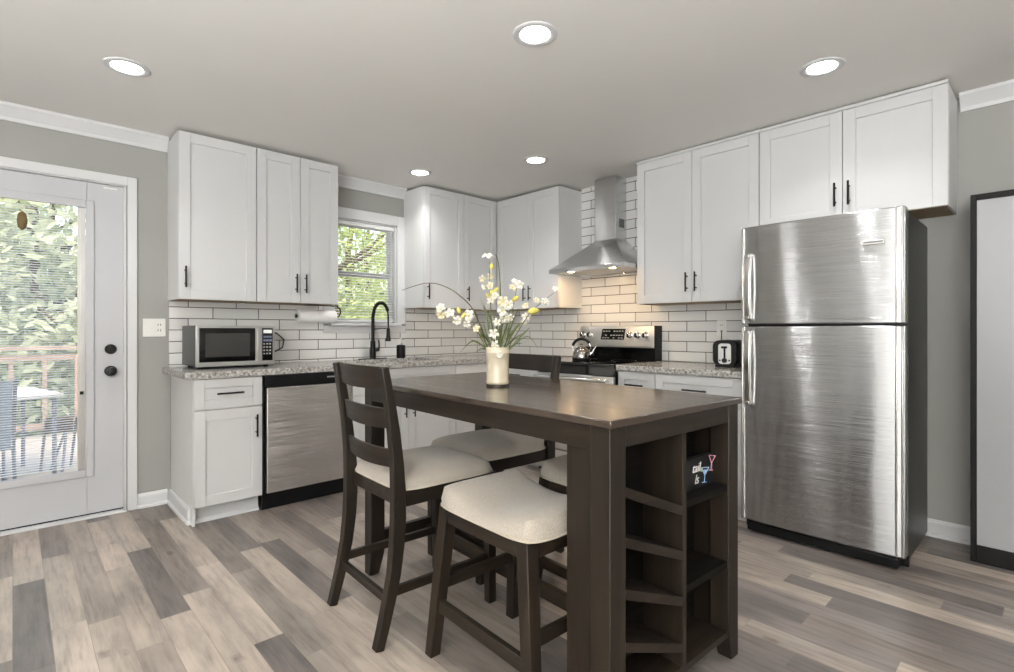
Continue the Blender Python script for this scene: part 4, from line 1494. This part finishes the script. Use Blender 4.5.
root = lambda dx, dd: vp(499 + dx, 380, dd)
t, g = stem('long bare twig arching left from the vase', [root(-2, 0.0), vp(488, 345, 0.0), vp(476, 312, 0.0), vp(462, 296, -0.01), vp(445, 286, -0.02), vp(428, 284, -0.03), vp(406, 291, -0.04)], 0.0034, 0.0014, 'twig', 'dry_twig')
fill(t, g, leaves=[([(489, 350, 0.0), (479, 330, 0.0), (470, 312, 0.0)], 0.007)])
t, g = stem('flower spray leaning left with a row of white blossoms', [root(-4, -0.005), vp(490, 348, -0.02), vp(478, 330, -0.05), vp(462, 320, -0.07), vp(446, 313, -0.09)])
fill(t, g, [(444, 309, -0.09, 0.021, (-0.3, 0.3)), (446, 316, -0.095, 0.020, (-0.3, -0.3)), (453, 313, -0.09, 0.020, (0.1, 0.4)), (460, 321, -0.08, 0.022, (-0.1, -0.2)),
            (471, 316, -0.06, 0.022, (0.2, 0.3)), (472, 324, -0.06, 0.020, (-0.3, -0.4)), (480, 327, -0.05, 0.018, (0.1, 0.1))],
     [(462, 311, -0.075, 0.011, (-0.2, 0.6)), (466, 316, -0.07, 0.010, (0.3, 0.5))],
     [([(492, 352, -0.01), (484, 335, -0.03), (478, 322, -0.04)], 0.009), ([(491, 352, 0), (476, 340, -0.02), (462, 352, -0.04)], 0.007)])
t, g = stem('tallest upright flower spray topped by a large white blossom', [root(0, 0.01), vp(494, 340, 0.01), vp(492, 305, 0.0), vp(491, 282, 0.0), vp(491, 262, -0.01)])
fill(t, g, [(489, 258, -0.015, 0.030, (0.0, 1.6)), (484, 279, -0.01, 0.017, (-0.5, 0.2)), (492, 277, -0.02, 0.020, (0.3, 0.2)), (484, 287, -0.02, 0.016, (-0.3, -0.2)), (491, 287, -0.02, 0.018, (0.2, 0.0)),
            (494, 300, -0.03, 0.024, (0.0, 0.3))],
     [(493, 267, -0.01, 0.011, (0.1, 1.0)), (497, 291, -0.015, 0.013, (0.4, 0.6)), (494, 294, -0.02, 0.012, (-0.3, 0.6)), (490, 296, -0.02, 0.009, (-0.5, 0.6))],
     [([(495, 345, 0.01), (488, 315, 0.01), (481, 296, 0.01)], 0.008), ([(496, 345, 0.01), (492, 318, 0.02), (484, 305, 0.02)], 0.009)])
t, g = stem('tall plain green blade behind the blossoms', [root(2, 0.02), vp(500, 340, 0.02), vp(502, 300, 0.02), vp(500, 265, 0.02), vp(497, 254, 0.02)], 0.0040, 0.0012, 'stem', 'grass_spray')
fill(t, g, leaves=[([(501, 345, 0.02), (502, 310, 0.02), (501, 284, 0.02)], 0.011)])
t, g = stem('short full cluster of white blossoms in the middle of the vase', [root(1, -0.02), vp(501, 350, -0.03), vp(504, 328, -0.045), vp(507, 306, -0.05)])
fill(t, g, [(504, 302, -0.05, 0.024, (-0.1, 0.3)), (511, 307, -0.055, 0.022, (0.3, 0.2)), (503, 311, -0.06, 0.023, (-0.3, 0.0)), (506, 319, -0.065, 0.024, (0.0, -0.2)), (512, 318, -0.06, 0.022, (0.4, -0.2)),
            (498, 322, -0.06, 0.021, (-0.4, 0.0)), (497, 333, -0.055, 0.020, (-0.2, -0.2)), (496, 343, -0.05, 0.018, (0, -0.1)), (500, 352, -0.05, 0.016, (0.1, 0.1)), (498, 298, -0.04, 0.018, (-0.2, 0.4))],
     leaves=[([(501, 352, -0.02), (508, 332, -0.03), (514, 318, -0.03)], 0.009), ([(497, 352, -0.02), (492, 330, -0.02), (488, 314, -0.02)], 0.010)])
t, g = stem('right-leaning stem with pale blossoms and yellow buds', [root(4, 0.0), vp(507, 345, 0.0), vp(512, 320, 0.0), vp(515, 304, 0.0), vp(518, 288, -0.01)])
fill(t, g, [(514, 288, -0.01, 0.018, (0.0, 0.5)), (519, 286, -0.015, 0.018, (0.4, 0.4)), (515, 281, -0.01, 0.014, (0.0, 0.8))],
     [(516, 299, -0.01, 0.014, (0.8, 0.5)), (511, 304, -0.01, 0.009, (-0.3, 0.6))],
     [([(506, 350, 0.0), (516, 330, 0.0), (527, 318, 0.0)], 0.010), ([(505, 352, 0.0), (514, 322, 0.01), (520, 308, 0.01)], 0.008)])
t, g = stem('lowest flower spray reaching far right with one yellow bloom', [root(5, 0.005), vp(509, 350, 0.0), vp(520, 330, -0.01), vp(531, 313, -0.02), vp(543, 302, -0.02), vp(557, 291, -0.03)], 0.0026, 0.0010, 'twig')
fill(t, g, [(528, 317, -0.02, 0.018, (0.2, 0.2)), (526, 323, -0.02, 0.018, (0.0, -0.2)), (525, 305, -0.01, 0.016, (0, 0.5)), (538, 300, -0.02, 0.015, (0.2, 0.4)), (545, 301, -0.02, 0.017, (0.3, 0.0)), (549, 304, -0.025, 0.013, (0.5, -0.3)), (556, 291, -0.03, 0.013, (0.5, 0.5))],
     [(534, 311, -0.025, 0.019, (1.0, 0.15))],
     [([(508, 352, 0.0), (522, 336, -0.01), (532, 326, -0.01)], 0.009), ([(508, 352, 0.0), (528, 336, 0.0), (540, 350, 0.0)], 0.006)])
t, g = stem('bunch of short green blades low in the vase', [root(-1, 0.02), vp(496, 352, 0.03), vp(492, 330, 0.04)], 0.0022, 0.0012, 'stem', 'blade_spray')
fill(t, g, leaves=[([(496, 352, 0.02), (486, 335, 0.03), (474, 305, 0.04)], 0.008), ([(495, 352, 0.02), (484, 345, 0.02), (470, 338, 0.02)], 0.008), ([(498, 352, 0.02), (498, 325, 0.03), (493, 312, 0.03)], 0.011),
                   ([(500, 352, 0.03), (507, 330, 0.04), (511, 312, 0.04)], 0.011), ([(502, 352, 0.02), (514, 340, 0.03), (526, 332, 0.03)], 0.010), ([(494, 352, 0.01), (484, 348, 0.01), (477, 352, 0.0)], 0.007),
                   ([(503, 352, 0.02), (516, 344, 0.02), (524, 343, 0.01)], 0.007),
                   ([(496, 352, 0.0), (489, 336, -0.01), (485, 322, -0.01)], 0.010), ([(498, 352, -0.01), (495, 334, -0.02), (489, 324, -0.02)], 0.011), ([(501, 352, -0.01), (505, 336, -0.02), (513, 326, -0.02)], 0.011),
                   ([(503, 352, 0.0), (512, 334, 0.0), (521, 321, 0.0)], 0.010), ([(497, 352, 0.02), (490, 328, 0.02), (485, 300, 0.02)], 0.009), ([(500, 352, 0.03), (504, 322, 0.03), (503, 292, 0.03)], 0.009)])

# ------------------------------------------------------------------ recessed downlights
def downlight(x, y, label):
    t = thing('recessed_light', label, 'ceiling light', (x, y, CEIL), 0, 'recessed ceiling lights')
    seg = 36
    def ring(r, z):
        return [(r * cos(2 * pi * k / seg), r * sin(2 * pi * k / seg), z) for k in range(seg)]
    mb = MB().loft([ring(0.096, 0.0), ring(0.096, -0.004), ring(0.090, -0.007), ring(0.072, -0.007), ring(0.064, -0.002)], cap=False)
    mb.build('trim_ring', 'trim', t, smooth=True)
    mb = MB()
    mb.bm.faces.new([mb.bm.verts.new(p) for p in reversed(ring(0.065, -0.003))])
    mb.build('diffuser', 'lamp', t, recalc=False)
    d = bpy.data.lights.new('downlight_beam', 'AREA')
    d.shape = 'DISK'
    d.size = 0.126
    d.energy = LAMP_WATTS
    d.spread = radians(124)
    d.color = (1.0, 0.992, 0.985)
    o = bpy.data.objects.new('downlight_beam', d)
    COL.objects.link(o)
    o.parent = t
    o.location = (0, 0, -0.0045)
    return t


downlight(-3.375, -1.002, 'round recessed light in the ceiling nearest the back door')
downlight(-2.136, -2.564, 'round recessed light in the ceiling above the table')
downlight(-0.914, -3.329, 'round recessed light in the ceiling in front of the refrigerator')
downlight(-1.372, -0.548, 'round recessed light in the ceiling above the sink')
downlight(-0.913, -1.412, 'round recessed light in the ceiling in front of the range')
for x, y in ((-4.9, -3.1), (-0.70, -4.62), (-4.0, -5.4)):  # extra downlights out of view, added to light the room
    downlight(x, y, 'unseen recessed light added outside the view as fill')

# ------------------------------------------------------------------ outside the back door
DKZ = -0.15
struct(MB().box(-7.0, 3.0, 0.15, 4.6, DKZ - 0.04, DKZ).build('exterior_deck', 'deck'), 'pale weathered deck outside the back door', 'deck')
struct(MB().box(-16, 18, 4.6, 30, -0.75, -0.65).build('exterior_lawn', 'lawn'), 'sunlit lawn beyond the deck', 'lawn')
fn = thing('deck_railing', 'brown wooden railing along the far edge of the deck', 'railing', (0, 4.45, DKZ + 0.035))
MB().box(-6.9, 2.9, -0.07, 0.07, 1.03, 1.075).build('top_rail', 'fence', fn)
MB().box(-6.9, 2.9, -0.02, 0.02, 0.90, 0.98).build('upper_rail', 'fence', fn)
MB().box(-6.9, 2.9, -0.02, 0.02, 0.06, 0.14).build('lower_rail', 'fence', fn)
for k in range(28):
    x = -6.8 + k * 0.300
    if x > 1.2:
        break
    MB().box(x - 0.02, x + 0.02, -0.052, -0.0205, 0.02, 0.96).build('baluster', 'fence', fn)
for x in (-6.6, -4.8, -2.9, -1.0):
    MB().box(x - 0.045, x + 0.045, -0.0195, 0.07, 0, 1.03).build('railing_post', 'fence', fn)

ta = thing('patio_table', 'white-topped patio table on the deck outside the door', 'table', (-3.46, 1.83, DKZ + 0.0), radians(13))
MB().box(-1.3, 0, 0, 0.95, 0.735, 0.765).build('tabletop', 'out_top', ta, 0.004)
for x, y in ((-0.05, 0.05), (-1.25, 0.05), (-0.05, 0.9), (-1.25, 0.9)):
    MB().rod((x, y, 0), (x, y, 0.736), 0.016, 8).build('leg', 'out_metal', ta)


def patio_chair(label, loc, rot, sling='sling'):
    t = thing('patio_chair', label, 'chair', loc, rot, 'deck chairs')
    MB().loft([[(x, -0.24, z), (x, 0.24, z), (x - 0.006, 0.24, z + 0.010), (x - 0.006, -0.24, z + 0.010)] for x, z in ((0.25, 0.41), (0.0, 0.385), (-0.22, 0.39))]).build('seat', sling, t)
    MB().loft([[(x, -0.24, z), (x, 0.24, z), (x - 0.010, 0.24, z), (x - 0.010, -0.24, z)] for x, z in ((-0.23, 0.40), (-0.27, 0.62), (-0.33, 0.93))]).build('backrest', sling, t)
    for s in (-1, 1):
        y = s * 0.255
        MB().tube([(0.27, y, 0.0), (0.25, y, 0.40), (0.22, y, 0.62), (-0.28, y, 0.64)], 0.012, 8).build('arm_frame', 'out_metal', t, smooth=True)
        MB().tube([(-0.34, y, 0.0), (-0.24, y, 0.38), (-0.27, y, 0.64), (-0.335, y, 0.94)], 0.012, 8).build('back_frame', 'out_metal', t, smooth=True)
        MB().tube([(0.26, y, 0.40), (-0.24, y, 0.385)], 0.011, 8).build('side_rail', 'out_metal', t)
        MB().tube([(0.265, y, 0.10), (-0.31, y, 0.10)], 0.009, 8).build('lower_rail', 'out_metal', t)
    return t


patio_chair('blue-grey sling deck chair in front of the patio table', (-4.06, 1.62, DKZ), radians(97))
fs = thing('folding_stool', 'small folding stool with a brown slatted panel and crossed grey legs on the deck', 'stool', (-3.47, 2.15, DKZ), radians(8))
mb = MB()
for k in range(6):
    mb.box(-0.095, 0.095, 0.010 - 0.004 * k, 0.026 - 0.004 * k, 0.375 + 0.0245 * k, 0.397 + 0.0245 * k)
mb.box(-0.085, -0.070, 0.020, 0.032, 0.375, 0.52).box(0.070, 0.085, 0.020, 0.032, 0.375, 0.52)
mb.build('slatted_panel', 'wicker', fs)
for a_, b2_ in (((0.09, 0.03, 0.52), (-0.02, 0.24, 0.0)), ((0.10, 0.25, 0.40), (0.02, 0.02, 0.0)), ((0.13, 0.03, 0.50), (0.13, 0.26, 0.0)), ((-0.09, 0.03, 0.50), (-0.09, 0.26, 0.0))):
    MB().rod(a_, b2_, 0.011, 8).build('leg', 'out_metal', fs)

random.seed(3)


def tree(label, x, y, h, r, mat, n, ls):
    t = thing('garden_tree', label, 'tree', (x, y, -0.65), 0, 'trees beyond the deck')
    mb = MB()
    top = Vector((random.uniform(-0.3, 0.3), random.uniform(-0.3, 0.3), h * 0.75))
    mb.tube(bez([(0, 0, 0), (0.05, 0.02, h * 0.25), (0.0, 0.1, h * 0.5), top], 4), [0.14 - 0.008 * k for k in range(13)], 8)
    for k in range(6):
        a = random.random() * 6.28
        z = h * random.uniform(0.3, 0.7)
        mb.tube([(0, 0.02, z), (cos(a) * r * 0.4, sin(a) * r * 0.4, z + 0.4), (cos(a) * r * 0.8, sin(a) * r * 0.8, z + 1.0)], [0.05, 0.035, 0.015], 6)
    mb.build('trunk', 'bark', t, smooth=True)
    mb = MB()
    clumps = [(random.uniform(-1, 1) * r * 0.75, random.uniform(-1, 1) * r * 0.75, h * random.uniform(0.08, 0.98), r * random.uniform(0.30, 0.55)) for _ in range(26)]
    for _ in range(n):
        cx_, cy_, cz_, cr = random.choice(clumps)
        d_ = Vector((random.gauss(0, 1), random.gauss(0, 1), random.gauss(0, 0.8))).normalized() * cr * random.uniform(0.5, 1.0)
        p = Vector((cx_, cy_, cz_)) + d_
        if p.z < 0.02:
            continue
        a = Vector((random.gauss(0, 1), random.gauss(0, 1), random.gauss(0, 1))).normalized()
        b_ = a.orthogonal().normalized()
        s = ls * random.uniform(0.6, 1.3)
        mb.quad(p - a * s, p + b_ * s * 0.45, p + a * s, p - b_ * s * 0.45)
    mb.build('foliage', mat, t, recalc=False)
    return t


tree('leafy green tree seen through the sink window, nearest the house', 0.7, 4.9 + 0.6, 6.0, 1.9, 'leaf_green', 9000, 0.062)
tree('pale green tree seen through the sink window, further back', 2.6, 8.6, 7.5, 2.6, 'leaf_green', 8000, 0.09)
tree('pale tree beyond the deck railing, directly behind the patio table', -3.5, 9.0, 7.0, 2.4, 'leaf_hazed', 6500, 0.12)
tree('tall pale tree beyond the deck railing, left of the patio table', -6.6, 10.0, 7.0, 2.6, 'leaf_hazed', 3500, 0.14)
tree('dense pale tree beyond the deck railing, right of the patio table', -0.6, 10.5, 7.5, 2.6, 'leaf_hazed', 5200, 0.14)
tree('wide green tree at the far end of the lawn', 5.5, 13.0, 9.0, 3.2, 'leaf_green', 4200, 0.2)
tree('wide pale tree at the far end of the lawn behind the others', -3.0, 15.0, 10.0, 3.6, 'leaf_hazed', 4200, 0.22)

for k_, (x, y, h, r) in enumerate(((-5.6, 7.2, 2.6, 1.5), (-2.4, 7.4, 2.4, 1.5), (0.4, 8.0, 2.8, 1.6), (-4.0, 11.8, 3.4, 2.0), (3.6, 6.4, 2.8, 1.6))):
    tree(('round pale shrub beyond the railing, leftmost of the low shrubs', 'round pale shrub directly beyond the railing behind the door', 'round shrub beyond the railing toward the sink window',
          'big pale shrub at the back of the lawn', 'leafy shrub low outside the sink window')[k_], x, y, h, r, 'leaf_hazed' if k_ != 4 else 'leaf_green', 3200, 0.10)
